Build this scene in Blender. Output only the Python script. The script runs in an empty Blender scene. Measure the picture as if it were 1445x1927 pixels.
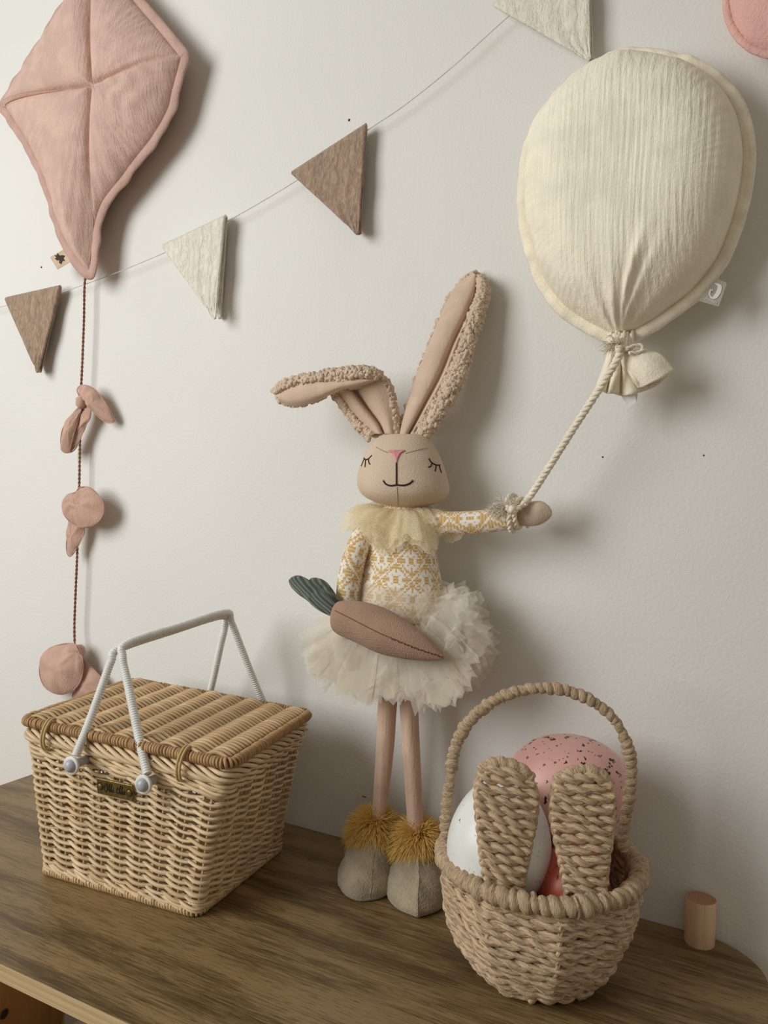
import bpy, math, random
import numpy as np
from mathutils import Matrix, Vector
from mathutils.bvhtree import BVHTree

random.seed(7)
RNG = np.random.default_rng(11)
PI = math.pi
SC = bpy.context.scene
COL = SC.collection

# ------------------------------------------------------------------ camera
FPX = 1447.0                                   # focal length in pixels of the 1445 x 1927 frame
CAM = np.array([0.41, -0.80, 0.4055])
YAW, PITCH, ROLL = math.radians(27.4), math.radians(0.75), math.radians(2.0)
FW = np.array([-math.sin(YAW)*math.cos(PITCH), math.cos(YAW)*math.cos(PITCH), -math.sin(PITCH)])
R0 = np.cross(FW, [0, 0, 1.0]); R0 /= np.linalg.norm(R0)
U0 = np.cross(R0, FW)
RT = R0*math.cos(ROLL) + U0*math.sin(ROLL)
UP = U0*math.cos(ROLL) - R0*math.sin(ROLL)
cd = bpy.data.cameras.new('camera')
cd.sensor_fit = 'VERTICAL'; cd.sensor_height = 36.0; cd.sensor_width = 27.0
cd.lens = FPX/1927.0*36.0; cd.clip_start = 0.02
co = bpy.data.objects.new('camera', cd); COL.objects.link(co)
co.matrix_world = Matrix(((RT[0], UP[0], -FW[0], CAM[0]), (RT[1], UP[1], -FW[1], CAM[1]),
                          (RT[2], UP[2], -FW[2], CAM[2]), (0, 0, 0, 1)))
SC.camera = co

# ------------------------------------------------------------------ light
def lin(r, g, b):
    f = lambda c: (c/255.0/12.92) if c/255.0 <= 0.04045 else ((c/255.0+0.055)/1.055)**2.4
    return (f(r), f(g), f(b), 1.0)

W = bpy.data.worlds.new('world'); SC.world = W; W.use_nodes = True
W.node_tree.nodes['Background'].inputs[0].default_value = (1.0, 0.92, 0.79, 1)
W.node_tree.nodes['Background'].inputs[1].default_value = 0.28
ld = bpy.data.lights.new('window_light', 'AREA'); ld.shape = 'RECTANGLE'
ld.size = 1.0; ld.size_y = 1.2; ld.energy = 25.5; ld.color = (0.98, 1.0, 0.99)
lo = bpy.data.objects.new('window_light', ld); COL.objects.link(lo)
lo.location = (-1.00, -1.52, 0.90)
lo.rotation_euler = (Vector((-0.1, 0, 0.45)) - lo.location).to_track_quat('-Z', 'Y').to_euler()
SC.view_settings.view_transform = 'Standard'; SC.view_settings.look = 'None'
SC.view_settings.gamma = 1.0; SC.view_settings.use_curve_mapping = False
SC.view_settings.exposure = 0.0
SC.cycles.transparent_max_bounces = 48

# ------------------------------------------------------------------ geometry helpers
def ray(px, py):
    return FW + RT*(px-722.5)/FPX + UP*(963.5-py)/FPX
def at(px, py, y):                             # the point seen at a pixel, at distance -y in front of the wall
    d = ray(px, py); return CAM + d*((y-CAM[1])/d[1])
def atz(px, py, z):                            # ... at height z above the shelf top
    d = ray(px, py); return CAM + d*((z-CAM[2])/d[2])
def atp(px, py, p, n):                         # ... on a plane
    d = ray(px, py); return CAM + d*(np.dot(np.asarray(p)-CAM, n)/np.dot(d, n))

class MD:
    def __init__(s): s.V = []; s.F = []; s.U = []; s.n = 0; s.fc = []
    def add(s, V, F, U=None, fc=None):
        V = np.asarray(V, float).reshape(-1, 3); F = np.asarray(F, int)
        s.V.append(V); s.F.append(F+s.n); s.n += len(V)
        s.U.append(np.zeros(F.shape+(2,)) if U is None else np.asarray(U, float))
        s.fc.append(fc)
        return s

OFF = {}
def build(name, md, mat, parent=None, smooth=True, label=None, origin=None):
    V = np.concatenate(md.V)
    off = np.asarray(OFF[parent.name]) if parent is not None else (np.zeros(3) if origin is None else np.asarray(origin, float))
    me = bpy.data.meshes.new(name)
    me.vertices.add(len(V)); me.vertices.foreach_set('co', (V-off).ravel())
    idx = np.concatenate([f.ravel() for f in md.F])
    tot = np.concatenate([np.full(len(f), f.shape[1]) for f in md.F])
    st = np.concatenate([[0], np.cumsum(tot)[:-1]])
    me.loops.add(len(idx)); me.loops.foreach_set('vertex_index', idx)
    me.polygons.add(len(tot)); me.polygons.foreach_set('loop_start', st); me.polygons.foreach_set('loop_total', tot)
    me.polygons.foreach_set('use_smooth', np.full(len(tot), smooth))
    uv = me.uv_layers.new(name='UVMap')
    uv.data.foreach_set('uv', np.concatenate([u.reshape(-1, 2) for u in md.U]).ravel())
    if any(c is not None for c in md.fc):
        a = me.attributes.new('stitch', 'FLOAT', 'FACE')
        a.data.foreach_set('value', np.concatenate([np.zeros(len(f)) if c is None else np.asarray(c, float) for f, c in zip(md.F, md.fc)]))
    me.update(calc_edges=True); me.validate()
    me.materials.append(mat)
    o = bpy.data.objects.new(name, me); COL.objects.link(o)
    if parent is not None: o.parent = parent
    else: o.location = off
    OFF[o.name] = off
    if label: o['label'] = label
    return o

def thing(name, label, cat, loc, group=None):
    o = bpy.data.objects.new(name, None); COL.objects.link(o); o.location = loc
    o.empty_display_size = 0.02
    OFF[o.name] = np.asarray(loc, float); o['label'] = label; o['category'] = cat
    if group: o['group'] = group
    return o
def tag(o, label, cat, group=None):
    o['label'] = label; o['category'] = cat
    if group: o['group'] = group
    return o

def norm(v): 
    return v/np.maximum(np.linalg.norm(v, axis=-1, keepdims=True), 1e-12)
def resample(P, n, closed=False):
    P = np.asarray(P, float)
    if closed: P = np.vstack([P, P[:1]])
    d = np.concatenate([[0], np.cumsum(np.linalg.norm(np.diff(P, axis=0), axis=1))])
    t = np.linspace(0, d[-1], n+1)[:-1] if closed else np.linspace(0, d[-1], n)
    return np.stack([np.interp(t, d, P[:, k]) for k in range(P.shape[1])], 1)
def crom(P, k=8, closed=False):                # Catmull-Rom through the points
    P = np.asarray(P, float); n = len(P)
    Q = np.vstack([P[-1:], P, P[:2]]) if closed else np.vstack([2*P[0]-P[1], P, 2*P[-1]-P[-2]])
    out = []
    for i in range(n if closed else n-1):
        a, b, c, d = Q[i], Q[i+1], Q[i+2], Q[i+3]
        t = (np.arange(k)/k)[:, None]
        out.append(0.5*(2*b+(c-a)*t+(2*a-5*b+4*c-d)*t**2+(3*b-a-3*c+d)*t**3))
    out = np.vstack(out)
    return out if closed else np.vstack([out, P[-1:]])
def frames(P, closed=False, up=None):
    if closed: T = norm(np.roll(P, -1, 0)-np.roll(P, 1, 0))
    else: T = norm(np.gradient(P, axis=0))
    n = len(P); N = np.zeros_like(P)
    if up is not None:
        u = np.broadcast_to(np.asarray(up, float), P.shape)
        N = norm(u-T*np.sum(u*T, 1, keepdims=True))
    else:
        a = np.array([0, 0, 1.0]) if abs(T[0][2]) < .9 else np.array([1.0, 0, 0])
        N[0] = norm(a-T[0]*np.dot(a, T[0]))
        for i in range(1, n):
            v = N[i-1]-T[i]*np.dot(N[i-1], T[i]); N[i] = v/max(np.linalg.norm(v), 1e-9)
    return T, N, np.cross(T, N)
def grid_faces(m, n, cm=False, cn=False):
    i = np.arange(m if cm else m-1)[:, None]; j = np.arange(n if cn else n-1)[None, :]
    i2, j2 = (i+1) % m, (j+1) % n
    return np.stack([i*n+j+0*j, i*n+j2, i2*n+j2, i2*n+j+0*j], -1).reshape(-1, 4)
def tube(md, P, r, n=8, closed=False, caps=True, up=None, flat=1.0, lump=0.0, crimp=None):
    P = np.asarray(P, float); m = len(P)
    T, N, B = frames(P, closed, up)
    r = np.broadcast_to(np.asarray(r, float), (m,))
    a = np.arange(n)*2*PI/n
    rr = r[:, None]*np.ones(n)[None]
    if crimp:
        sl = np.concatenate([[0], np.cumsum(np.linalg.norm(np.diff(P, axis=0), axis=1))])
        rr = rr*(1+crimp[0]*np.cos(3*a[None]+2*PI*sl[:, None]/crimp[1])+crimp[0]*.6*np.cos(5*a[None]-2*PI*sl[:, None]/(crimp[1]*1.7)+1))
    if lump: rr = rr*(1+lump*RNG.standard_normal((m, n)))
    V = P[:, None]+N[:, None]*(np.cos(a)[None, :, None]*rr[..., None])+B[:, None]*(np.sin(a)[None, :, None]*rr[..., None]*flat)
    F = grid_faces(m, n, closed, True)[:, ::-1]
    L = np.concatenate([[0], np.cumsum(np.linalg.norm(np.diff(P, axis=0), axis=1))])
    if closed: L = np.append(L, L[-1]+np.linalg.norm(P[0]-P[-1]))
    mi = np.arange(m if closed else m-1)
    ii, jj = np.meshgrid(mi, np.arange(n), indexing='ij'); ii = ii.ravel(); jj = jj.ravel()
    u0, u1, v0, v1 = L[ii], L[ii+1], jj/n, (jj+1)/n
    U = np.stack([np.stack([u0, v0], -1), np.stack([u0, v1], -1), np.stack([u1, v1], -1), np.stack([u1, v0], -1)], 1)[:, ::-1]
    md.add(V, F, U)
    if caps and not closed:
        k = md.n-m*n
        for e, s in ((0, 1), (m-1, -1)):
            c = P[e]; ring = np.arange(n)+e*n+k
            md.V.append(c[None]); ci = md.n; md.n += 1
            f = np.stack([ring, np.roll(ring, -1), np.full(n, ci)], -1)
            if s < 0: f = f[:, ::-1]
            md.F.append(f); md.U.append(np.zeros((n, 3, 2))); md.fc.append(None)
    return md
def rope(md, P, off, r, lay, ns=2, closed=False, seg=6, step=None, jit=0.0, phase=0.0, up=None, lump=0.0, crimp=None, flat=1.0):
    P = np.asarray(P, float)
    Q = np.vstack([P, P[:1]]) if closed else P
    Lt = np.linalg.norm(np.diff(Q, axis=0), axis=1).sum()
    step = step or lay/9
    n = max(int(Lt/step), 4)
    P = resample(P, n, closed)
    T, N, B = frames(P, closed, up)
    s = np.arange(n)*(Lt/n if closed else Lt/(n-1))
    turns = Lt/lay
    if closed: turns = round(turns); 
    w = 2*PI*turns/Lt
    ph = phase
    wob = jit*np.interp(s, np.linspace(0, Lt, max(int(Lt/lay*1.5), 3)), RNG.standard_normal(max(int(Lt/lay*1.5), 3))) if jit else 0*s
    if closed and jit: wob = wob*np.clip(np.minimum(s, Lt-s)/(lay), 0, 1)
    for k in range(ns):
        a = w*s+ph+2*PI*k/ns+wob
        C = P+off*(N*np.cos(a)[:, None]+B*np.sin(a)[:, None]*flat)
        rr = r*(1+0.10*wob)
        tube(md, C, rr, seg, closed, True, lump=lump, crimp=crimp)
    return md
def wrapped(md, P, R, pitch, closed=False, depth=.22, jit=.12, n=22, per=9, up=None):
    """a core bound with a wide strand: plump turns with tight grooves, each turn a little different"""
    P = np.asarray(P, float); Q = np.vstack([P, P[:1]]) if closed else P
    Lt = np.linalg.norm(np.diff(Q, axis=0), axis=1).sum(); turns = max(int(round(Lt/pitch)), 2); m = turns*per
    P = resample(P, m, closed); T, N, B = frames(P, closed, up)
    ends = np.arange(turns+1)+np.concatenate([[0], jit*1.6*RNG.standard_normal(turns-1), [0]])
    ph = np.interp(np.arange(m)*turns/(m if closed else m-1), np.sort(ends), np.arange(turns+1))
    a = np.arange(n)/n; q = ph[:, None]-a[None]; k = np.floor(q).astype(int) % turns; fr = q-np.floor(q)
    amp = 1+jit*.8*RNG.standard_normal(turns); sk = .5+.25*RNG.standard_normal(turns)
    prof_ = np.clip(np.sin(PI*fr), 0, 1)**.45
    r = R*(amp[k]*(1-depth*(1-prof_))+.05*np.sin(2*PI*a*2+5*sk[k])+.02*np.sin(fr*18+9*sk[k]+a*9))
    V = P[:, None]+(N[:, None]*np.cos(2*PI*a)[None, :, None]+B[:, None]*np.sin(2*PI*a)[None, :, None])*r[..., None]
    F = grid_faces(m, n, closed, True)[:, ::-1]
    ii, jj = np.meshgrid(np.arange(m if closed else m-1), np.arange(n), indexing='ij'); ii = ii.ravel(); jj = jj.ravel()
    f = lambda i, j: np.stack([(j/n+i/per)*2*PI*R, i/per-j/n], -1)
    U = np.stack([f(ii, jj), f(ii, jj+1), f(ii+1, jj+1), f(ii+1, jj)], 1)[:, ::-1]
    md.add(V.reshape(-1, 3), F, U); return md
def helix(md, P, R, r, pitch, closed=False, seg=6, per=12, jit=0.0, up=None, phase=0, flat=1.0):
    P = np.asarray(P, float)
    Q = np.vstack([P, P[:1]]) if closed else P
    Lt = np.linalg.norm(np.diff(Q, axis=0), axis=1).sum()
    turns = max(int(round(Lt/pitch)), 1); n = turns*per
    P = resample(P, n, closed)
    T, N, B = frames(P, closed, up)
    a = np.arange(n)*2*PI/per+phase
    Rj = R*(1+jit*np.interp(np.arange(n), np.arange(turns+1)*per, RNG.standard_normal(turns+1)))
    sj = jit*pitch*2.0*np.interp(np.arange(n), np.arange(turns+1)*per, RNG.standard_normal(turns+1))
    C = P+(N*np.cos(a)[:, None]+B*np.sin(a)[:, None]*flat)*Rj[:, None]+T*sj[:, None]
    tube(md, C, r*(1+0.6*jit*np.interp(np.arange(n), np.arange(turns+1)*per, RNG.standard_normal(turns+1))), seg, closed, True)
    return md
def loft(md, S, ku=6, kv=6, closed=False, cap=False):
    """S: sections x points x 3 -> smooth skin"""
    S = np.asarray(S, float); m, n = S.shape[:2]
    A = np.stack([crom(S[:, j], ku) for j in range(n)], 1)
    B = np.stack([crom(A[i], kv, closed) for i in range(len(A))], 0)
    M, Nn = B.shape[:2]
    F = grid_faces(M, Nn, False, closed)
    u = np.linspace(0, 1, M); v = np.linspace(0, 1, Nn+1 if closed else Nn)
    L = np.linalg.norm(np.diff(B[:, Nn//2], axis=0), axis=1).sum()
    mi, ni = np.meshgrid(np.arange(M-1), np.arange(Nn if closed else Nn-1), indexing='ij'); mi = mi.ravel(); ni = ni.ravel()
    U = np.stack([np.stack([u[mi]*L, v[ni]], -1), np.stack([u[mi]*L, v[ni+1]], -1), np.stack([u[mi+1]*L, v[ni+1]], -1), np.stack([u[mi+1]*L, v[ni]], -1)], 1)
    md.add(B.reshape(-1, 3), F, U)
    if cap and closed:
        k = md.n-M*Nn
        for e, s in ((0, 1), (M-1, -1)):
            ring = np.arange(Nn)+e*Nn+k
            md.V.append(B[e].mean(0)[None]); ci = md.n; md.n += 1
            f = np.stack([ring, np.roll(ring, -1), np.full(Nn, ci)], -1)
            md.F.append(f[:, ::-1] if s > 0 else f); md.U.append(np.zeros((Nn, 3, 2))); md.fc.append(None)
    return B
def box(md, c, h, Rm=None, bev=0.0):
    c = np.asarray(c, float); h = np.asarray(h, float)
    bm_v = []; 
    if bev <= 0:
        V = np.array([[x, y, z] for z in (-1, 1) for y in (-1, 1) for x in (-1, 1)])*h
        F = [[0, 2, 3, 1], [4, 5, 7, 6], [0, 1, 5, 4], [2, 6, 7, 3], [0, 4, 6, 2], [1, 3, 7, 5]]
        V2 = V
        md.add((V2 if Rm is None else V2@np.asarray(Rm).T)+c, F)
    else:
        import bmesh
        bm = bmesh.new(); bmesh.ops.create_cube(bm, size=2.0)
        for v in bm.verts: v.co = Vector((v.co.x*h[0], v.co.y*h[1], v.co.z*h[2]))
        bmesh.ops.bevel(bm, geom=list(bm.edges), offset=bev, segments=2, profile=0.5, affect='EDGES')
        bm.verts.ensure_lookup_table()
        V = np.array([v.co[:] for v in bm.verts])
        V = (V if Rm is None else V@np.asarray(Rm).T)+c
        q = [[v.index for v in f.verts] for f in bm.faces]
        for k in (3, 4):
            fs = [f for f in q if len(f) == k]
            if fs:
                if k == 3 or not md.V or True:
                    pass
        base = md.n; md.V.append(V); md.n += len(V)
        for k in sorted(set(len(f) for f in q)):
            fs = np.array([f for f in q if len(f) == k])+base
            md.F.append(fs); md.U.append(np.zeros(fs.shape+(2,))); md.fc.append(None)
        bm.free()
    return md
ICO = None
def blobs(md, C, R, A=None):
    """many small lumpy balls in one mesh; C n x 3, R n or n x 3"""
    global ICO
    if ICO is None:
        import bmesh
        bm = bmesh.new(); bmesh.ops.create_icosphere(bm, subdivisions=2, radius=1.0); bm.verts.ensure_lookup_table()
        ICO = (np.array([v.co[:] for v in bm.verts]), np.array([[v.index for v in f.verts] for f in bm.faces])); bm.free()
    v, f = ICO; C = np.asarray(C, float); n = len(C)
    R = np.asarray(R, float); R = R[:, None]*np.ones(3) if R.ndim == 1 else R
    q = norm(RNG.standard_normal((n, 4)))
    w, x, y, z = q.T
    M = np.stack([1-2*(y*y+z*z), 2*(x*y-z*w), 2*(x*z+y*w), 2*(x*y+z*w), 1-2*(x*x+z*z), 2*(y*z-x*w), 2*(x*z-y*w), 2*(y*z+x*w), 1-2*(x*x+y*y)], -1).reshape(n, 3, 3)
    vv = v[None]*(1+0.16*RNG.standard_normal((n, len(v), 1)))
    V = np.einsum('nij,nkj->nki', M, vv*R[:, None])+C[:, None]
    F = (f[None]+(np.arange(n)*len(v))[:, None, None]).reshape(-1, 3)
    return md.add(V.reshape(-1, 3), F)

# ------------------------------------------------------------------ materials
class NT:
    def __init__(s, name):
        s.m = bpy.data.materials.new(name); s.m.use_nodes = True
        s.t = s.m.node_tree; s.n = s.t.nodes; s.b = s.n['Principled BSDF']; s.out = s.n['Material Output']
    def new(s, kind, **kw):
        nd = s.n.new(kind)
        for k, v in kw.items(): setattr(nd, k, v)
        return nd
    def ln(s, a, b): s.t.links.new(a, b)
    def setin(s, nd, **kw):
        for k, v in kw.items(): nd.inputs[k.replace('_', ' ')].default_value = v
        return nd
    def coord(s, kind='Object', scale=(1, 1, 1), rot=(0, 0, 0)):
        tc = s.new('ShaderNodeTexCoord'); mp = s.new('ShaderNodeMapping')
        mp.inputs['Scale'].default_value = scale; mp.inputs['Rotation'].default_value = rot
        s.ln(tc.outputs[kind], mp.inputs['Vector']); return mp.outputs[0]
    def noise(s, vec, scale=1.0, detail=3.0, rough=0.5, dist=0.0):
        nd = s.new('ShaderNodeTexNoise'); s.ln(vec, nd.inputs['Vector'])
        nd.inputs['Scale'].default_value = scale; nd.inputs['Detail'].default_value = detail
        nd.inputs['Roughness'].default_value = rough; nd.inputs['Distortion'].default_value = dist
        return nd.outputs['Fac']
    def ramp(s, fac, stops, interp='LINEAR'):
        r = s.new('ShaderNodeValToRGB'); r.color_ramp.interpolation = interp
        e = r.color_ramp.elements
        while len(e) < len(stops): e.new(0.5)
        for el, (p, c) in zip(e, stops): el.position = p; el.color = c
        s.ln(fac, r.inputs[0]); return r.outputs[0]
    def math(s, op, a, b=None):
        m = s.new('ShaderNodeMath', operation=op)
        for i, v in enumerate((a, b)):
            if v is None: continue
            if isinstance(v, (int, float)): m.inputs[i].default_value = v
            else: s.ln(v, m.inputs[i])
        return m.outputs[0]
    def mix(s, fac, a, b):
        m = s.new('ShaderNodeMix', data_type='RGBA')
        for i, v in ((0, fac), (6, a), (7, b)):
            if isinstance(v, (int, float, tuple)): m.inputs[i].default_value = v
            else: s.ln(v, m.inputs[i])
        return m.outputs[2]
    def bump(s, h, strength, dist, prev=None):
        b = s.new('ShaderNodeBump'); b.inputs['Strength'].default_value = strength; b.inputs['Distance'].default_value = dist
        s.ln(h, b.inputs['Height'])
        if prev is not None: s.ln(prev, b.inputs['Normal'])
        return b.outputs[0]
    def fin(s, col=None, rough=0.8, nrm=None, spec=0.3, metal=0.0, sheen=0.0):
        if col is not None:
            if isinstance(col, tuple): s.b.inputs['Base Color'].default_value = col
            else: s.ln(col, s.b.inputs['Base Color'])
        if isinstance(rough, (int, float)): s.b.inputs['Roughness'].default_value = rough
        else: s.ln(rough, s.b.inputs['Roughness'])
        s.b.inputs['Specular IOR Level'].default_value = spec; s.b.inputs['Metallic'].default_value = metal
        if sheen: s.b.inputs['Sheen Weight'].default_value = sheen; s.b.inputs['Sheen Roughness'].default_value = 0.5
        if nrm is not None: s.ln(nrm, s.b.inputs['Normal'])
        return s.m
def sh(c, k): return (min(c[0]*k, 1), min(c[1]*k, 1), min(c[2]*k, 1), 1.0)

def cloth(name, col, weave=(900, 900, 900), wstr=0.25, wd=0.0006, crin=None, cstr=0.5, cd_=0.002, crin2=None, var=0.10, rot=(0, 0, 0), sheen=0.15, rough=0.95, dist=0.6):
    t = NT(name); o = t.coord('Object')
    n = t.noise(t.coord('Object', (40, 40, 40)), 1.0, 4)
    c = t.ramp(n, [(0.38, sh(col, 1-var)), (0.62, sh(col, 1+var))])
    h = t.noise(t.coord('Object', tuple(w*.75 for w in weave)), 1.0, 2, 0.6)
    c = t.mix(t.ramp(h, [(0.36, (.16,)*3+(1,)), (0.55, (0, 0, 0, 1))]), c, sh(col, .72))
    b = t.bump(h, min(wstr*1.8, 1), wd*2.0)
    if crin is not None: b = t.bump(t.noise(t.coord('Object', crin, rot), 1.0, 4, 0.55, dist), cstr, cd_*1.5, b)
    if crin2 is not None: b = t.bump(t.noise(t.coord('Object', crin2, rot), 1.0, 3, 0.5, dist), cstr*0.6, cd_, b)
    return t.fin(c, rough, b, 0.15, 0, sheen)
def fibre(name, col, dark=0.62, light=1.18, along=30, around=9, bstr=0.5, bd=0.0012, rough=0.62, var2=0.14, spec=0.3):
    """cane or twisted paper: streaks run along the strand (UV: metres along, turns around)"""
    t = NT(name)
    uv = t.coord('UV', (along, around, 1))
    n = t.noise(uv, 1.0, 4, 0.6, 0.4)
    n2 = t.noise(t.coord('Object', (60, 60, 60)), 1.0, 2)
    c = t.ramp(n, [(0.34, sh(col, dark)), (0.47, col), (0.64, sh(col, light))])
    c2 = t.mix(n2, sh(col, 1-var2), sh(col, 1+var2))
    m = t.new('ShaderNodeMix', data_type='RGBA', blend_type='MULTIPLY'); m.inputs[0].default_value = 0.45
    t.ln(c, m.inputs[6])
    k = t.new('ShaderNodeMix', data_type='RGBA'); k.inputs[0].default_value = 0.5
    t.ln(n2, k.inputs[0]); k.inputs[6].default_value = (0.65, 0.62, 0.58, 1); k.inputs[7].default_value = (1.25, 1.25, 1.25, 1)
    t.ln(k.outputs[2], m.inputs[7])
    return t.fin(m.outputs[2], rough, t.bump(n, min(bstr*1.5, 1), bd*1.8), spec)
def plain(name, col, rough=0.5, metal=0.0, spec=0.4, bump=None):
    t = NT(name); nb = None
    n = t.noise(t.coord('Object', (120, 120, 120)), 1.0, 3)
    c = t.ramp(n, [(0.3, sh(col, 0.93)), (0.7, sh(col, 1.05))])
    if bump: nb = t.bump(t.noise(t.coord('Object', (bump[0],)*3), 1.0, 3), bump[1], bump[2])
    return t.fin(c, rough, nb, spec, metal)
def tulle(name, col, opac, net=None, trans=0.45):
    t = NT(name)
    tr = t.new('ShaderNodeBsdfTransparent'); df = t.new('ShaderNodeBsdfDiffuse'); tl = t.new('ShaderNodeBsdfTranslucent')
    df.inputs[0].default_value = col; tl.inputs[0].default_value = col
    m1 = t.new('ShaderNodeMixShader'); m1.inputs[0].default_value = trans
    t.ln(df.outputs[0], m1.inputs[1]); t.ln(tl.outputs[0], m1.inputs[2])
    m2 = t.new('ShaderNodeMixShader'); t.ln(tr.outputs[0], m2.inputs[1]); t.ln(m1.outputs[0], m2.inputs[2])
    if net:
        v = t.new('ShaderNodeTexVoronoi', feature='DISTANCE_TO_EDGE'); t.ln(t.coord('Object', (net,)*3), v.inputs['Vector']); v.inputs['Scale'].default_value = 1.0
        f = t.math('LESS_THAN', v.outputs['Distance'], 0.13)
        f = t.math('MULTIPLY', f, 0.70); f = t.math('MAXIMUM', f, opac)
        t.ln(f, m2.inputs[0])
    else: m2.inputs[0].default_value = opac
    t.ln(m2.outputs[0], t.out.inputs['Surface'])
    return t.m

# ================================================================== setting
t = NT('wall_paint')
n1 = t.noise(t.coord('Object', (260, 260, 260)), 1.0, 3, 0.55)
n2 = t.noise(t.coord('Object', (3, 3, 3)), 1.0, 3)
n3 = t.noise(t.coord('Object', (14, 14, 14)), 1.0, 2)
cw = t.ramp(n2, [(0.3, lin(226, 224, 219)), (0.7, lin(232, 230, 225))])
cw = t.mix(t.ramp(n3, [(0.70, (0, 0, 0, 1)), (0.80, (0.18, 0.18, 0.18, 1))]), cw, lin(226, 214, 194))
M_WALL = t.fin(cw, 0.62, t.bump(n1, 0.34, 0.0015), 0.25)
md = MD(); box(md, (-0.4, 0.05, 0.6), (2.4, 0.05, 1.25))
wall = build('wall_back', md, M_WALL, smooth=False); wall['kind'] = 'structure'; OFF[wall.name] = np.zeros(3)
M_HOLE = plain('hole_dark', lin(60, 50, 42), 0.8)
for px, py, r in ((657, 226, .0016), (78, 503, .0015), (103, 480, .0007), (1134, 860, .0009), (1324, 857, .0008), (612, 1281, .0008)):
    c = at(px, py, 0.0); md = MD()
    tube(md, [c+[0, .002, 0], c-[0, .0003, 0], c-[0, .0006, 0]], [r, r, r*.5], 10)
    build('nail_hole', md, M_HOLE, wall)
md = MD(); c0 = at(682, 1498, 0); c1 = at(689, 1500, 0); tube(md, [c0, (c0+c1)/2-[0, .001, 0], c1], .0005, 6); build('nail_hole', md, M_HOLE, wall)

t = NT('floor_boards')
M_FLOOR = t.fin(t.ramp(t.noise(t.coord('Object', (2, 25, 25)), 1.0, 5), [(0.3, lin(120, 92, 64)), (0.7, lin(150, 118, 84))]), 0.5)
md = MD(); box(md, (-0.4, -1.5, -0.66), (2.4, 1.5, 0.03)); fl = build('floor', md, M_FLOOR, smooth=False); fl['kind'] = 'structure'

# ------------------------------------------------------------------ shelf unit
t = NT('oak_laminate')
v = t.coord('Object', (3.0, 26, 26))
big = t.noise(v, 1.0, 6, 0.62, 1.4)
v2 = t.coord('Object', (26, 520, 300)); fine = t.noise(v2, 1.0, 4, 0.65, 0.3)
v3 = t.coord('Object', (60, 900, 300)); pore = t.noise(v3, 1.0, 2, 0.5)
wv = t.new('ShaderNodeTexWave', wave_type='RINGS', rings_direction='SPHERICAL'); t.ln(t.coord('Object', (1.1, 9, 9)), wv.inputs['Vector'])
wv.inputs['Scale'].default_value = 2.6; wv.inputs['Distortion'].default_value = 7.0; wv.inputs['Detail'].default_value = 3.0; wv.inputs['Detail Scale'].default_value = 1.2
g = t.math('ADD', t.math('MULTIPLY', big, 0.48), t.math('MULTIPLY', wv.outputs['Fac'], 0.10))
g = t.math('ADD', g, t.math('MULTIPLY', fine, 0.56))
c = t.ramp(g, [(0.43, lin(84, 66, 38)), (0.52, lin(115, 93, 58)), (0.62, lin(146, 121, 82))])
c = t.mix(t.ramp(pore, [(0.57, (0, 0, 0, 1)), (0.66, (0.7, 0.7, 0.7, 1))]), c, lin(84, 60, 34))
M_OAK = t.fin(c, t.ramp(fine, [(0.35, (.34,)*3+(1,)), (0.65, (.50,)*3+(1,))]), t.bump(fine, 0.4, 0.0008), 0.45)
t = NT('pine')
gp = t.noise(t.coord('Object', (40, 40, 4)), 1.0, 4, 0.6, 0.8)
M_PINE = t.fin(t.ramp(gp, [(0.3, lin(170, 126, 66)), (0.7, lin(200, 154, 90))]), 0.5, None, 0.35)
t = NT('edge_band')
ge = t.noise(t.coord('Object', (4, 300, 420)), 1.0, 4, 0.6, 0.3)
M_EDGE = t.fin(t.ramp(ge, [(0.3, lin(168, 141, 102)), (0.55, lin(198, 173, 132)), (0.8, lin(210, 187, 148))]), 0.45, None, 0.35)
XL, XR, YF, TH = -0.526, 0.4146, -0.367, 0.0145
shelf = thing('shelf_unit', 'oak-topped wooden shelf unit with rounded corners carrying the toys and baskets', 'shelf', (-0.056, -0.18, -0.63))
def rrect(x0, x1, y0, y1, rb, rf, k=10):
    pts = []
    for cx, cy, a0, r in ((x1-rb, y1-rb, 0, rb), (x0+rb, y1-rb, 90, rb), (x0+rf, y0+rf, 180, rf), (x1-rf, y0+rf, 270, rf)):
        for i in range(k+1):
            a = math.radians(a0+90*i/k); pts.append((cx+r*math.cos(a), cy+r*math.sin(a)))
    return np.array(pts)
def prism(md, o2, z0, z1, bev=0.0008):
    n = len(o2); c = o2.mean(0); rings = []
    for z, ins in ((z0, bev), (z0+bev, 0), (z1-bev, 0), (z1, bev)):
        q = o2+norm(c-o2)*ins; rings.append(np.column_stack([q, np.full(n, z)]))
    F = grid_faces(4, n, False, True); md.add(np.vstack(rings), F)
    k = md.n
    md.add(np.vstack([rings[0], [[*c, z0]]]), np.stack([np.roll(np.arange(n), -1), np.arange(n), np.full(n, n)], -1))
    md.add(np.vstack([rings[3], [[*c, z1]]]), np.stack([np.arange(n), np.roll(np.arange(n), -1), np.full(n, n)], -1))
    return md
md = MD(); prism(md, rrect(XL, XR, YF+.001, -0.0005, .06, .012), -TH, 0.0)
top = build('top_board', md, M_OAK, shelf, smooth=False)
md = MD()                                                     # light edging glued to the front edge
box(md, ((XL+XR)/2, YF+.0004, -TH/2), ((XR-XL)/2-.012, .0006, TH/2-.0003)); build('edge_band', md, M_EDGE, shelf, smooth=False)
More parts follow.
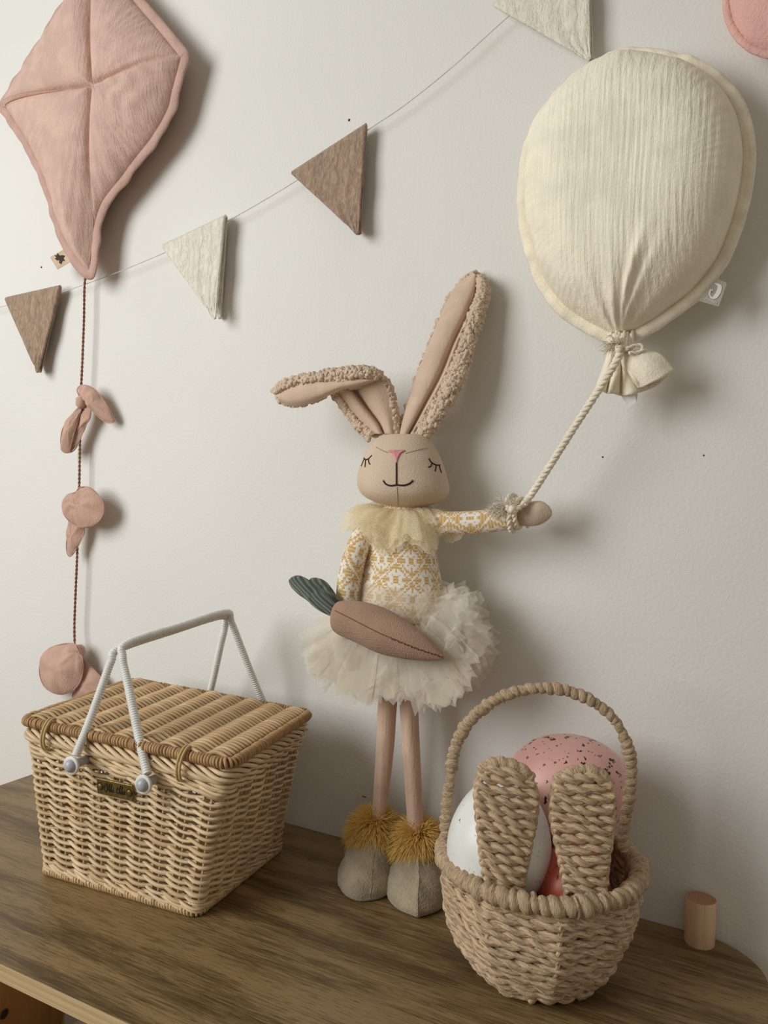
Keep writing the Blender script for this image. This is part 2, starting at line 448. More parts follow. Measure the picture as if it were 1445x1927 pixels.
for x in (-0.516, 0.395):
    md = MD(); box(md, (x, -0.183, -TH/2-.308), (.008, .178, .3005), bev=.001)
    pn = build('side_panel', md, M_PINE, shelf, smooth=False)
    if x < 0:
        hc = np.array([x+.008, -0.1035, -0.3115]); md = MD()
        a = np.arange(24)*2*PI/24
        tube(md, np.stack([np.full(24, hc[0]+.0002), hc[1]+.0062*np.cos(a), hc[2]+.0062*np.sin(a)], 1), .0009, 6, True)
        build('fitting_ring', md, plain('fitting_metal', lin(120, 100, 80), 0.35, 0.8), pn)
        md = MD(); tube(md, [hc-[.001, 0, 0], hc+[.0003, 0, 0]], .0058, 16); build('fitting_hole', md, M_HOLE, pn)
for z in (-0.452, -0.60):
    md = MD(); box(md, (-0.0565, -0.195, z), (.4430, .160, .007), bev=.001); build('lower_board', md, M_PINE, shelf, smooth=False)
M_BOX = cloth('pink_box_cloth', lin(205, 165, 145))
md = MD(); box(md, (-0.305, -0.085, -0.385), (.107, .055, .060), bev=.004); sb = MD()
kb = thing('storage_box', 'dusty pink box inside the shelf unit, its corner showing below the front edge', 'box', (-0.305, -0.085, -0.445))
build('body', md, M_BOX, kb)
md = MD(); box(md, (-0.305, -0.085, -0.319), (.110, .058, .007), bev=.003); build('lid', md, M_BOX, kb)

# ================================================================== cushions on the wall
def inset(o2, d):
    T = norm(np.roll(o2, -1, 0)-np.roll(o2, 1, 0)); N = np.stack([-T[:, 1], T[:, 0]], 1)
    s = np.sign(np.sum(N*(o2.mean(0)-o2), 1).sum()); return o2+N*s*np.asarray(d).reshape(-1, 1)
def dist_outline(Pt, o2):
    A = o2; B = np.roll(o2, -1, 0); D = B-A; L = (D**2).sum(1)
    out = np.full(len(Pt), 1e9)
    for i in range(0, len(Pt), 4000):
        q = Pt[i:i+4000, None]-A[None]
        tt = np.clip((q*D[None]).sum(-1)/L[None], 0, 1)
        out[i:i+4000] = np.sqrt(((q-tt[..., None]*D[None])**2).sum(-1).min(1))
    return out
def cushion(o2, c2, y0, hfun, back, nr=46, wy=0.0):
    n = len(o2); r = np.sin(np.linspace(0, PI/2, nr+1)[1:])**0.9
    P2 = (c2[None, None]+(o2-c2)[None]*r[:, None, None]).reshape(-1, 2)
    P2 = np.vstack([c2[None], P2]); d = dist_outline(P2, o2); d[-n:] = 0
    md = MD()
    ring = np.arange(n)
    for s in (0, 1):
        y = y0-hfun(P2, d) if s == 0 else y0+back*np.sqrt(np.clip(1-(1-np.clip(d/.04, 0, 1))**2, 0, 1))
        V = np.stack([P2[:, 0], y, P2[:, 1]], 1)
        F = 1+grid_faces(nr, n, False, True); C = np.stack([np.zeros(n, int), 1+np.roll(ring, -1), 1+ring], -1)
        b = md.n
        md.add(V, F if s == 0 else F[:, ::-1]); md.F.append((C if s == 0 else C[:, ::-1])+b); md.U.append(np.zeros((n, 3, 2))); md.fc.append(None)
    return md
def flange(o2, w, th, y0, rip=0.0, k=7):
    n = len(o2); inn = inset(o2, w); s = np.linspace(0, 2*PI, n, endpoint=False)
    wob = rip*(np.sin(s*23+1.3*np.sin(s*5))+0.6*np.sin(s*41+2))
    md = MD(); a = np.arange(10)*2*PI/10
    S = []
    for ai in a:
        m = (0.5+0.5*math.cos(ai)); yy = y0-th*math.sin(ai)*(1 if math.sin(ai) > 0 else .8)
        p = inn*(1-m)+o2*m
        S.append(np.stack([p[:, 0], yy+wob*m, p[:, 1]], 1))
    S = np.stack(S, 1); md.add(S.reshape(-1, 3), grid_faces(n, 10, True, True)); return md
def px2(pts, y):
    q = np.array([at(a, b, y) for a, b in pts]); return q[:, [0, 2]]
def sat(x): return 1-np.exp(-x)

# ---- kite
M_KITE = cloth('kite_muslin', lin(213, 180, 166), (700, 700, 700), .25, .0006, (420, 100, 34), .45, .0022, (40, 100, 260), var=.07, rot=(0, math.radians(28), 0), sheen=.1)
M_KITEB = cloth('kite_binding', lin(198, 164, 151), (700, 700, 700), .3, .0006, (160, 160, 160), .5, .0015, var=.06)
ky = -0.034
kpx = [(184, -106), (225, -58), (268, -7), (312, 44), (345, 84), (357, 100), (352, 125), (340, 170), (328, 215), (300, 265), (265, 310), (235, 350), (205, 388), (193, 422), (188, 455),
       (185, 492), (180, 516), (170, 526), (155, 520), (130, 490), (112, 455), (99, 420), (87, 375), (70, 330), (52, 292), (30, 255), (8, 222), (-3, 205), (3, 188), (32, 140), (66, 86), (118, 2), (152, -54)]
ko = resample(crom(px2(kpx, ky), 8, True), 420, True)
kc = at(165, 155, ky-.036)[[0, 2]]
seam_ends = [at(184, -100, ky)[[0, 2]], at(350, 103, ky)[[0, 2]], at(169, 515, ky)[[0, 2]], at(3, 205, ky)[[0, 2]]]
def seg_d(P, a, b):
    D = b-a; tt = np.clip(((P-a)@D)/(D@D), 0, 1); return np.sqrt(((P-a-tt[:, None]*D)**2).sum(1))
def kite_h(P, d):
    ds = np.min([seg_d(P, kc, e) for e in seam_ends], 0)
    h = .040*np.clip(1-(1-np.clip(d/.100, 0, 1))**2, 0, 1)**.62
    w = 1-0.30*np.exp(-ds/.011)-0.12*np.exp(-(ds/.0025)**2)
    ang = np.arctan2(P[:, 1]-kc[1], P[:, 0]-kc[0]); rad = np.sqrt(((P-kc)**2).sum(1))
    pl = .0012*np.exp(-d/.03)*np.sin(ang*46+3*np.sin(ang*7))
    pl2 = .0011*np.sin(rad*230+2*np.sin(ang*9))*np.exp(-((ang+0.35)/.5)**2)*sat(d/.02)
    return h*w+pl*sat(d/.004)+pl2
kite = thing('kite_cushion', 'dusty pink muslin kite cushion hung on the wall with a corded tail of bows', 'cushion', (kc[0], ky, kc[1]))
build('padded_body', cushion(inset(ko, .0130), kc, ky, kite_h, .028, 60), M_KITE, kite)
build('binding', flange(ko, .0145, .0032, ky, .0011), M_KITEB, kite)
for e in seam_ends:                                            # quilting seams
    P = np.array([kc*(1-u)+e*u for u in np.linspace(0, .95, 60)]); d = dist_outline(P, inset(ko, .0130)); y = ky-kite_h(P, d)
    md = MD(); tube(md, np.stack([P[:, 0], y-.0001, P[:, 1]], 1), .0007, 5); build('quilting_seam', md, M_KITEB, kite)
# woven tag with a little dark emblem
def quad_plate(md, P4, th, nrm):
    P4 = np.asarray(P4); n = np.asarray(nrm)*th
    md.add(np.vstack([P4, P4+n]), [[0, 1, 2, 3], [7, 6, 5, 4], [0, 4, 5, 1], [1, 5, 6, 2], [2, 6, 7, 3], [3, 7, 4, 0]]); return md
M_TAGK = cloth('tag_linen', lin(206, 184, 156), wstr=.3); M_INKB = plain('tag_ink', lin(62, 48, 36), .8)
yk = ky+.002
md = MD(); quad_plate(md, [at(94, 484, yk), at(122, 468, yk), at(133, 492, yk), at(108, 507, yk)], .0006, (0, 1, 0)); ktag = build('fabric_tag', md, M_TAGK, kite, smooth=False)
em = [(108, 476), (112, 481), (117, 480), (122, 481), (119, 486), (122, 491), (117, 491), (115, 497), (111, 495), (112, 489), (107, 490), (103, 487), (106, 484), (102, 481), (107, 480)]
ec = at(112, 485, yk-.0006); ep = np.array([at(a, b, yk-.0006) for a, b in em]); md = MD(); n = len(ep)
md.add(np.vstack([ep, ec[None]]), np.stack([np.arange(n), np.roll(np.arange(n), -1), np.full(n, n)], -1)); md.add(np.vstack([ep+[0, .0004, 0], ec[None]]), np.stack([np.roll(np.arange(n), -1), np.arange(n), np.full(n, n)], -1))
build('emblem', md, M_INKB, ktag, smooth=False)
# tail cord and its bows
M_CORD = fibre('brown_cord', lin(150, 104, 80), .5, 1.2, 300, 6)
M_BOW = cloth('bow_muslin', lin(202, 165, 148), (700, 700, 700), .25, .0006, (140, 140, 60), .45, .0018, var=.08)
yt = -0.017
cp = np.array([at(a, b, y) for a, b, y in ((162, 512, yt), (159, 540, yt), (158, 600, yt), (155, 680, yt), (152, 745, yt), (151, 800, yt-.004), (150, 860, yt), (149, 920, yt), (147, 985, yt), (145, 1050, yt), (142, 1120, yt), (140, 1180, yt), (141, 1225, yt-.004))])
md = MD(); rope(md, crom(cp, 12), .00085, .0011, .012, 2, seg=6); build('tail_cord', md, M_CORD, kite)
def leaf(px_list, y0, tilt=(0, 0), th=.0035, cup=.004, c=None, k=8, knot=None):
    """a soft double-layered lobe of cloth: outline, slant of its plane, slight cup"""
    P = np.array(px_list, float); cpx = P.mean(0) if c is None else np.asarray(c, float)
    yy = y0+(P[:, 0]-cpx[0])*tilt[0]+(P[:, 1]-cpx[1])*tilt[1]
    O = resample(crom(np.array([at(a, b, y) for (a, b), y in zip(P, yy)]), k, True), 72, True)
    C = at(cpx[0], cpx[1], y0)
    r = np.sin(np.linspace(0, PI/2, 13)[1:]); md = MD()
    ang = np.linspace(0, 2*PI, 72, endpoint=False)
    for s in (-1, 1):
        V = [C+[0, s*th-cup, 0]]
        for ri in r:
            q = C+(O-C)*ri; e = math.sqrt(max(1-ri**4, 0))
            q = q+np.stack([0*ang, s*th*e-cup*(1-ri**2)+.0020*ri*np.sin(3*ang+ri*2)+.0006*ri*np.sin(7*ang+1), 0*ang], 1); V.append(q)
        if knot is not None:                                     # gathers running out from the knot
            K = at(knot[0], knot[1], y0)
            for q in range(1, len(V)):
                dv = V[q]-K; dd = np.sqrt(dv[:, 0]**2+dv[:, 2]**2); aa = np.arctan2(dv[:, 2], dv[:, 0])
                V[q][:, 1] += .0030*np.sin(aa*11+1)*np.exp(-dd/.016)*np.clip(dd/.004, 0, 1)+.0014*np.sin(aa*6)*np.exp(-dd/.03)
        V = np.vstack(V); F = 1+grid_faces(12, 72, False, True); b = md.n
        md.add(V, F if s < 0 else F[:, ::-1]); rg = np.arange(72)
        Cf = np.stack([0*rg, 1+np.roll(rg, -1), 1+rg], -1); md.F.append((Cf if s < 0 else Cf[:, ::-1])+b); md.U.append(np.zeros((72, 3, 2))); md.fc.append(None)
    tube(md, O, .0008, 5, True)
    return md
def bow(lobes, knot, lab):
    kk = at(*knot[:3]); b0 = MD(); tube(b0, [kk+[0, 0, .009], kk+[0, 0, .005], kk, kk-[0, 0, .005], kk-[0, 0, .009]], [.003, .0074, .0080, .0072, .003], 12, lump=.07)
    o = build('tail_bow', b0, M_BOW, kite); o['label'] = lab
    for L in lobes: build('bow_lobe', leaf(*L, knot=knot[:2]), M_BOW, o)
bow([([(145, 736), (149, 727), (162, 725), (180, 734), (197, 756), (212, 782), (214, 794), (201, 795), (186, 785), (172, 771), (162, 758), (152, 750)], yt-.004, (.0002, 0), .0014, .005),
     ([(154, 764), (150, 780), (144, 800), (136, 826), (130, 850), (118, 849), (114, 830), (118, 806), (131, 786), (144, 770)], yt-.012, (.0002, 0), .0012, .005),
     ([(150, 764), (169, 766), (170, 786), (160, 803), (151, 826), (141, 846), (128, 852), (122, 845), (132, 815), (142, 790)], yt-.004, (0, 0), .0012, .002)],
    (153, 757, yt-.008), 'small knotted muslin bow')
bow([([(150, 917), (168, 917), (184, 930), (195, 950), (192, 972), (178, 987), (157, 993), (135, 985), (120, 968), (118, 950), (126, 932), (142, 926)], yt-.012, (0, 0), .0018, .007),
     ([(134, 960), (156, 962), (158, 1000), (150, 1022), (138, 1042), (130, 1047), (125, 1035), (126, 1010)], yt-.004, (.0002, 0), .0014, .004)],
    (149, 940, yt+.002), 'muslin bow with one round lobe')
bow([([(122, 1211), (145, 1214), (154, 1235), (156, 1262), (148, 1288), (130, 1303), (108, 1306), (86, 1295), (75, 1273), (76, 1245), (90, 1222)], yt-.010, (0, 0), .003, .010),
     ([(150, 1240), (168, 1252), (186, 1270), (200, 1290), (196, 1312), (170, 1318), (145, 1318), (136, 1308), (150, 1285)], yt+.002, (0, 0), .002, .006)],
    (150, 1225, yt), 'large muslin bow resting behind the picnic basket')

# ---- cream balloon
M_BAL = cloth('balloon_muslin', lin(250, 242, 221), (800, 800, 800), .2, .0006, (330, 120, 20), .42, .0024, (60, 60, 150), var=.045, sheen=.1, dist=.35)
M_BALB = cloth('balloon_piping', lin(248, 239, 217), (700, 700, 700), .25, .0006, (150, 150, 150), .4, .0015, var=.05)
by = -0.040
bpx = [(1172, 652), (1205, 640), (1260, 607), (1320, 560), (1368, 500), (1398, 430), (1416, 360), (1423, 290), (1415, 228), (1394, 178), (1355, 135), (1310, 108), (1265, 97), (1230, 91), (1190, 88), (1150, 99), (1110, 118), (1070, 147),
       (1028, 192), (999, 237), (983, 282), (975, 330), (973, 390), (978, 440), (991, 490), (1010, 540), (1044, 587), (1085, 618), (1125, 640), (1150, 650)]
bo = resample(crom(px2(bpx, by), 8, True), 420, True)
bc = at(1192, 370, by-.05)[[0, 2]]; nk = at(1165, 650, by)[[0, 2]]
def bal_h(P, d):
    h = .060*np.sqrt(np.clip(1-(1-np.clip(d/.082, 0, 1))**3, 0, 1))
    q = P-nk; rr = np.sqrt((q**2).sum(1)); an = np.arctan2(q[:, 0], q[:, 1])
    g = .0042*np.exp(-rr/.040)*np.sin(an*15+1.2)*sat(d/.004)
    g += .0042*np.exp(-((an-.30)/.055)**2)*np.exp(-((rr-.055)/.033)**2)
    g -= .0030*np.exp(-((an-.42)/.05)**2)*np.exp(-((rr-.05)/.03)**2)
    ang = np.arctan2(P[:, 1]-bc[1], P[:, 0]-bc[0])
    pl = .0006*np.exp(-d/.014)*np.sin(ang*70+2*np.sin(ang*11))*sat(d/.003)
    x = P[:, 0]*1000
    cr = .00018*np.sin(x*1.05+1.5*np.sin(P[:, 1]*40)+.8*np.sin(x*.37))*sat(d/.01)
    return h*(1-.25*np.exp(-rr/.03))+g+pl+cr
bal = thing('balloon_cushion', 'cream muslin balloon cushion with piped edge hung on the wall above the rabbit', 'cushion', (bc[0], by, bc[1]))
build('padded_body', cushion(inset(bo, .0105), bc, by, bal_h, .032, 90), M_BAL, bal)
build('piping', flange(bo, .0130, .0055, by, .0010), M_BALB, bal)
# gathered cloth below the neck
neck = [(1150, 655), (1154, 658), (1158, 652), (1162, 659), (1166, 652), (1171, 659), (1176, 652), (1181, 658), (1186, 654)]
mid1 = [(1136, 695), (1145, 690), (1150, 697), (1160, 693), (1168, 700), (1180, 694), (1196, 692), (1212, 684), (1224, 674)]
hem = [(1117, 748), (1129, 736), (1142, 741), (1153, 741), (1168, 745), (1186, 743), (1216, 735), (1242, 722), (1264, 700)]
zz = [0, -.010, .004, -.010, .004, -.008, .004, -.006, 0]
S = [[at(a, b, by-.002+z*.35) for (a, b), z in zip(neck, zz)], [at(a, b, by-.004+z*.8) for (a, b), z in zip(mid1, zz)], [at(a, b, by-.004+z) for (a, b), z in zip(hem, zz)]]
md = MD(); loft(md, S, 8, 6); tail = build('gathered_tail', md, M_BALB, bal); sm = tail.modifiers.new('thick', 'SOLIDIFY'); sm.thickness = .0022
S = [[at(a, b, by-.006+z) for a, b, z in r] for r in (
    [(1172, 664, -.002), (1178, 660, -.006), (1188, 656, -.004), (1198, 654, 0)],
    [(1176, 690, -.004), (1188, 684, -.012), (1208, 672, -.010), (1222, 664, -.002)],
    [(1192, 712, -.005), (1206, 702, -.014), (1226, 686, -.012), (1244, 672, -.002)],
    [(1205, 728, -.003), (1222, 722, -.012), (1245, 712, -.010), (1266, 698, 0)])]
md = MD(); loft(md, S, 8, 6); fo = build('folded_flap', md, M_BALB, bal); sm = fo.modifiers.new('thick', 'SOLIDIFY'); sm.thickness = .003
md = MD(); tube(md, crom([at(1250, 676, by-.008), at(1205, 663, by-.015), at(1186, 676, by-.013), at(1182, 690, by-.016), at(1194, 712, by-.018), at(1206, 727, by-.012)], 8), .0022, 7); build('flap_hem', md, M_BALB, bal)
# cloth bunched at the neck
md = MD(); C = []; 
for k in range(9): C.append(at(1148+k*5, 648+3*math.sin(k*2.1), by-.010-.006*math.sin(k/8*PI)))
for k in range(9):
    p = C[k]; tube(md, crom([p+[0, .004, .012], p+[0, -.002, .004], p-[0, 0, .003], p+[0, .003, -.010]], 5), [.0016]*3+[.0026]*4+[.003]*4+[.0022]*5, 7, lump=.03)
build('neck_gathers', md, M_BALB, bal)
# white care label folded into a loop
M_CARE = plain('care_label', lin(236, 236, 238), .6)
md = MD(); quad_plate(md, [at(1166, 741, by-.004), at(1197, 740, by-.004), at(1196, 757, by-.006), at(1184, 768, by-.007)], .0007, (0, 1, 0)); quad_plate(md, [at(1172, 741, by-.001), at(1200, 740, by-.001), at(1198, 752, by-.002), at(1185, 767, by-.006)], .0007, (0, 1, 0)); build('care_label', md, M_CARE, bal, smooth=False)
# grey woven tag with a white letter and word
M_TAGG = cloth('tag_grey', lin(176, 170, 156), wstr=.3); M_INKW = plain('tag_white', lin(238, 234, 230), .7)
yb = by-.006
tg = [at(1349, 523, yb), at(1368, 533, yb), at(1352, 577, yb), at(1314, 566, yb)]
md = MD(); quad_plate(md, tg, .0006, (0, 1, 0)); btag = build('fabric_tag', md, M_TAGG, bal, smooth=False)
def stroke(pts, w, y, k=6):
    P = crom(np.array([at(a, b, y) for a, b in pts]), k); m_ = MD()
    T = norm(np.gradient(P, axis=0)); N = np.stack([-T[:, 2], 0*T[:, 1], T[:, 0]], 1); w = np.interp(np.linspace(0, 1, len(P)), np.linspace(0, 1, len(w)), w)[:, None]
    a, b = P+N*w, P-N*w
    V = np.stack([a, b, b+[0, .0004, 0], a+[0, .0004, 0]], 1); m_.add(V.reshape(-1, 3), grid_faces(len(P), 4, False, True)); return m_
md = stroke([(1345, 533), (1351, 536), (1354, 540), (1352, 549), (1347, 557), (1341, 561), (1336, 557), (1335, 551), (1338, 547), (1340, 548)], [.0003, .0010, .0018, .0020, .0019, .0010, .0005, .0008, .0014, .0012], yb-.0006)
build('letter_j', md, M_INKW, btag, smooth=False)
fc = bpy.data.curves.new('tag_word', 'FONT'); fc.body = 'Jollein'; fc.size = .0068; fc.extrude = .0001
tmp = bpy.data.objects.new('tag_word', fc); COL.objects.link(tmp)
dg = bpy.context.evaluated_depsgraph_get(); me = bpy.data.meshes.new_from_object(tmp.evaluated_get(dg)); bpy.data.objects.remove(tmp); bpy.data.curves.remove(fc)
p0 = at(1327, 562, yb-.0006); p1 = at(1347, 572, yb-.0006); ex_ = norm(p1-p0); ez_ = norm(np.cross(ex_, [0, 1.0, 0])); ez_ = -ez_ if ez_[2] < 0 else ez_
tw = bpy.data.objects.new('tag_word', me); COL.objects.link(tw); tw.parent = btag; me.materials.clear(); me.materials.append(M_INKW)
sc_ = np.linalg.norm(p1-p0)/max(v.co.x for v in me.vertices); ey_ = np.cross(ez_, ex_)
for v_ in me.vertices:
    q = p0+ex_*v_.co.x*sc_+ez_*v_.co.y*sc_*0.9-np.array([0, .0001, 0])+np.array([0, 1, 0])*v_.co.z-OFF[bal.name]; v_.co = q
# cotton cord tied round the neck and, at its far end, round the rabbit's wrist
M_ROPE = fibre('cotton_rope', lin(248, 238, 218), .84, 1.04, 220, 7, .4, .0008, .9, spec=.1)
WR = at(978, 966, -.052)
cpts = crom([at(1166, 655, by-.020), at(1162, 675, by-.026), at(1130, 728, by-.026), at(1085, 797, by-.025), at(1040, 868, by-.026), at(1000, 930, -.060), at(984, 950, -.066)], 10)
md = MD(); rope(md, cpts, .0019, .0021, .017, 3, seg=6); brope = build('tie_cord', md, M_ROPE, bal)
def fray(md, c, dirs, L, n, r=.00028, spread=.5):
    for k in range(n):
        d = norm(np.asarray(dirs)+spread*RNG.standard_normal(3)); l = L*(.6+.5*RNG.random())
        b = c+.0022*RNG.standard_normal(3); tube(md, crom([b, b+d*l*.5+.0015*RNG.standard_normal(3), b+d*l+[0, 0, -.002]], 4), [r]*8+[r*.4], 4, caps=False)
    return md
md = MD(); rope(md, crom([at(1150, 650, by-.012), at(1160, 653, by-.022), at(1172, 655, by-.022), at(1186, 656, by-.014)], 8), .0013, .0017, .012, 2)
rope(md, crom([at(1168, 662, by-.022), at(1180, 656, by-.024), at(1196, 650, by-.020), at(1208, 651, by-.018), at(1209, 658, by-.018), at(1198, 664, by-.020), at(1183, 664, by-.024)], 8), .0009, .0012, .012, 2)
blobs(md, [at(1165, 657, by-.026)], np.array([.0042])); build('neck_knot', md, M_ROPE, bal)
md = MD(); fray(md, at(1158, 650, by-.022), (-.8, -.2, 0), .013, 60); fray(md, at(1162, 648, by-.022), (-.2, -.4, .5), .009, 30); build('frayed_end', md, M_ROPE, bal)['kind'] = 'stuff'
# wraps round the wrist
md = MD(); a = np.linspace(0, 2*PI*2.6, 90)
Cw = np.stack([WR[0]-.010+.0052*a/(2*PI), WR[1]-.0185*np.cos(a), WR[2]-.001+.0165*np.sin(a)+.003*np.sin(a*.7)], 1)
rope(md, Cw, .0013, .0016, .011, 2); rope(md, crom([at(984, 950, -.066), at(974, 958, -.074), at(962, 962, -.075), at(952, 955, -.073)], 8), .0013, .0017, .011, 2)
blobs(md, [at(965, 958, -.075), at(956, 955, -.073)], np.array([.0042, .0036])); build('wrist_loops', md, M_ROPE, bal)
md = MD(); fray(md, at(946, 956, -.073), (-.9, -.25, -.05), .016, 90, .0003, .45); fray(md, at(962, 948, -.073), (.0, -.2, .8), .009, 25); build('frayed_end', md, M_ROPE, bal)['kind'] = 'stuff'

# ---- pink cushion cut off by the frame
M_PINK = cloth('pink_felt', lin(228, 180, 170), (500, 500, 500), .4, .0008, (200, 120, 60), .15, .0015, var=.05)
py_ = -0.030; a = np.linspace(0, 2*PI, 24, endpoint=False)
pc = at(1500, -40, py_); rx = abs(at(1360, -40, py_)[0]-pc[0]); po = np.stack([pc[0]+rx*np.cos(a), pc[2]+rx*1.15*np.sin(a)], 1)
po = resample(crom(po, 8, True), 240, True)
pk = thing('round_cushion', 'dusty pink rounded cushion with stitched edge at the top right of the wall', 'cushion', (pc[0], py_, pc[2]))
pc2 = np.array([pc[0], pc[2]])
build('padded_body', cushion(inset(po, .006), pc2, py_, lambda P, d: .022*np.sqrt(np.clip(1-(1-np.clip(d/.07, 0, 1))**2, 0, 1)), .022, 30), M_PINK, pk)
build('edge_seam', flange(po, .0075, .003, py_, .0003), M_PINK, pk)

# ================================================================== bunting
bun = thing('felt_bunting', 'string of brown and cream felt pennants strung across the wall', 'bunting', tuple(at(500, 380, -.012)))
M_STR = fibre('bunting_string', lin(226, 224, 218), .85, 1.05, 300, 3)
spx = [(-90, 600), (12, 575), (70, 563), (113, 551), (160, 535), (230, 509), (304, 478), (360, 452), (430, 415), (490, 381), (548, 346), (620, 298), (690, 246), (760, 199), (850, 127), (935, 50), (1020, -24), (1112, -100)]
md = MD(); tube(md, crom(np.array([at(a, b, -.013) for a, b in spx]), 8), .00055, 5); build('string', md, M_STR, bun)
def felt(name, col, d):
    t = NT(name)
    n = t.noise(t.coord('Object', (160, 160, 60)), 1.0, 5, 0.65, 1.2); f = t.noise(t.coord('Object', (700, 700, 700)), 1.0, 3, .6)
    c = t.ramp(n, [(0.36, sh(col, 1-d)), (0.62, sh(col, 1+d*.6))])
    return t.fin(c, .98, t.bump(f, .7, .0014, t.bump(n, .8, .0036)), .1, 0, .3)
M_FB = felt('felt_brown', lin(176, 150, 128), .30); M_FC = felt('felt_cream', lin(246, 240, 224), .10)
def flag(TL, TR_, B, mat, yf, yb_, bshift, lab):
    n, m = 25, 41
    def sheet(TL, TR_, B, yT, yB, mm, rev):
        rows = []
        for i in range(mm):
            u = i/(mm-1)*0.985; rows.append([np.array(TL)*(1-u)*(1-v)+np.array(TR_)*(1-u)*v+np.array(B)*u for v in np.linspace(0, 1, n)])
        P = np.array(rows); y = yT+(yB-yT)*np.linspace(0, 1, mm)**.8
        return np.array([[at(*P[i, j], y[i]+.0009*math.sin(i*.35+j*.3)*math.sin(j*.45+1)+.0002*RNG.standard_normal()) for j in range(n)] for i in range(mm)])
    f = sheet(TL, TR_, B, yf+.004, yf, m, 0)
    b = sheet(np.array(TL)+np.array(bshift)*.2, np.array(TR_)+np.array(bshift)*.5, np.array(B)+np.array(bshift), yb_, yb_, m, 1)
    ridge = (f[0]+b[0])/2+[0, 0, .0025]
    S = np.concatenate([b[::-1], ridge[None], f], 0); md = MD(); md.add(S.reshape(-1, 3), grid_faces(len(S), n))
    o = build('felt_pennant', md, mat, bun); o['label'] = lab
    s = o.modifiers.new('thick', 'SOLIDIFY'); s.thickness = .0026; s.offset = 0
flag((10, 564), (113, 541), (71, 703), M_FB, -.020, -.010, (5, 0), 'brown felt pennant beneath the kite')
flag((305, 465), (423, 409), (405, 602), M_FC, -.024, -.006, (10, 0), 'cream felt pennant folded over the string')
flag((549, 328), (689, 237), (674, 443), M_FB, -.020, -.010, (4, 0), 'brown felt pennant above the rabbit')
flag((929, 12), (1108, -112), (1111, 116), M_FC, -.020, -.010, (5, 0), 'cream felt pennant behind the balloon')

# ================================================================== picnic basket
PB = np.array([-0.1789, -0.1543, 0.0]); th_ = math.radians(5.0)
PEX = np.array([math.cos(th_), math.sin(th_), 0]); PEY = np.array([-math.sin(th_), math.cos(th_), 0])
def pl(x, y, z): return PB+PEX*x+PEY*y+np.array([0, 0, z])
QB = np.array([(-.095, -.079), (.095, -.079), (.095, .079), (-.095, .079)])          # base corners
QT = np.array([(-.118, -.086), (.138, -.097), (.123, .079), (-.138, .100)])          # corners under the lid
HB = 0.154
def quad_round(Q, r, n):
    """rounded quad outline: n points, starting in the middle of the front side"""
    pts = []
    for i in range(4):
        a, b, c = Q[i-1], Q[i], Q[(i+1) % 4]
        u, w = norm(a-b), norm(c-b); p0, p1 = b+u*r, b+w*r
        for tt in np.linspace(0, 1, 7): pts.append((1-tt)**2*p0+2*tt*(1-tt)*b+tt*tt*p1)
    pts = np.array(pts); k = 7
    pts = np.vstack([pts[:0], pts])
    return resample(pts, n, True)
def pb_ring(z, n, r=.010, grow=0.0):
    f = min(max(z/HB, 0), 1); f = f**0.9
    Q = QB*(1-f)+QT*f
    c = Q.mean(0); Q = Q+norm(Q-c)*grow*1.3
    P = quad_round(Q, r, n)
    N = norm(np.stack([np.roll(P, -1, 0)[:, 1]-np.roll(P, 1, 0)[:, 1], -(np.roll(P, -1, 0)[:, 0]-np.roll(P, 1, 0)[:, 0])], 1))
    return P, N
def pb3(P, z):
    z = np.broadcast_to(z, (len(P),)); return PB+P[:, :1]*PEX+P[:, 1:]*PEY+np.stack([0*z, 0*z, z], 1)
M_CANE = fibre('cane_pale', lin(222, 198, 160), .66, 1.14, 26, 3, .35, .0007, .5)
M_CANE2 = fibre('cane_warm', lin(206, 178, 136), .66, 1.14, 26, 3, .35, .0007, .5)
M_LIDC = fibre('cane_lid', lin(192, 160, 118), .60, 1.16, 26, 3, .35, .0007, .5)
M_WRAP = fibre('cane_wrap', lin(178, 143, 101), .58, 1.16, 60, 4, .4, .0007, .5)
pbk = thing('picnic_basket', 'rectangular wicker picnic basket with closed lid and white wrapped handles', 'basket', tuple(PB))
NST = 30
NPT = NST*10
for k in range(NST):                                            # upright stakes in pairs
    for dd in (-.16, .16):
        pts = []
        for z in np.linspace(.004, HB-.004, 10):
            P, N = pb_ring(z, NPT); i = (k+.5+dd)*10; i0 = int(i) % NPT; f = i-int(i)
            pts.append(pb3((P[i0]*(1-f)+P[(i0+1) % NPT]*f)[None], z)[0])
        md = MD(); tube(md, pts, .0013, 6); build('stake', md, M_CANE2, pbk)
NR = 32; zr = np.linspace(.0135, .127, NR)
ph = (np.arange(NPT)/10+.0)*PI                                   # crest or trough at every stake
for i, z in enumerate(zr):
    P, N = pb_ring(z, NPT)
    amp = .0032; s = 1 if i % 2 else -1
    jit = .0005*np.interp(np.arange(NPT), np.linspace(0, NPT, 40), RNG.standard_normal(40)); jit[-8:] = jit[:1]; 
    out = s*np.sin(ph)*amp
    zz_ = z+s*np.cos(ph)*.0020+jit
    md = MD(); tube(md, pb3(P+N*out[:, None], zz_), .00190*(1+.07*RNG.standard_normal()), 7, True)
    build('weaver', md, M_CANE if RNG.random() < .7 else M_CANE2, pbk)
for z, r_, lay in ((.0075, .0019, .05), (.0105, .0018, .055), (.1315, .0021, .055), (.1365, .0021, .06)):   # twined bands
    P, N = pb_ring(z, 400, grow=.001); md = MD(); rope(md, pb3(P, z), .0026, r_, lay, 3, True, 6, step=.003); build('twined_band', md, M_CANE, pbk)
P, N = pb_ring(.146, 400, grow=.001); md = MD(); rope(md, pb3(P, .1475), .0056, .0023, .085, 6, True, 6, step=.003); build('rolled_border', md, M_CANE, pbk)
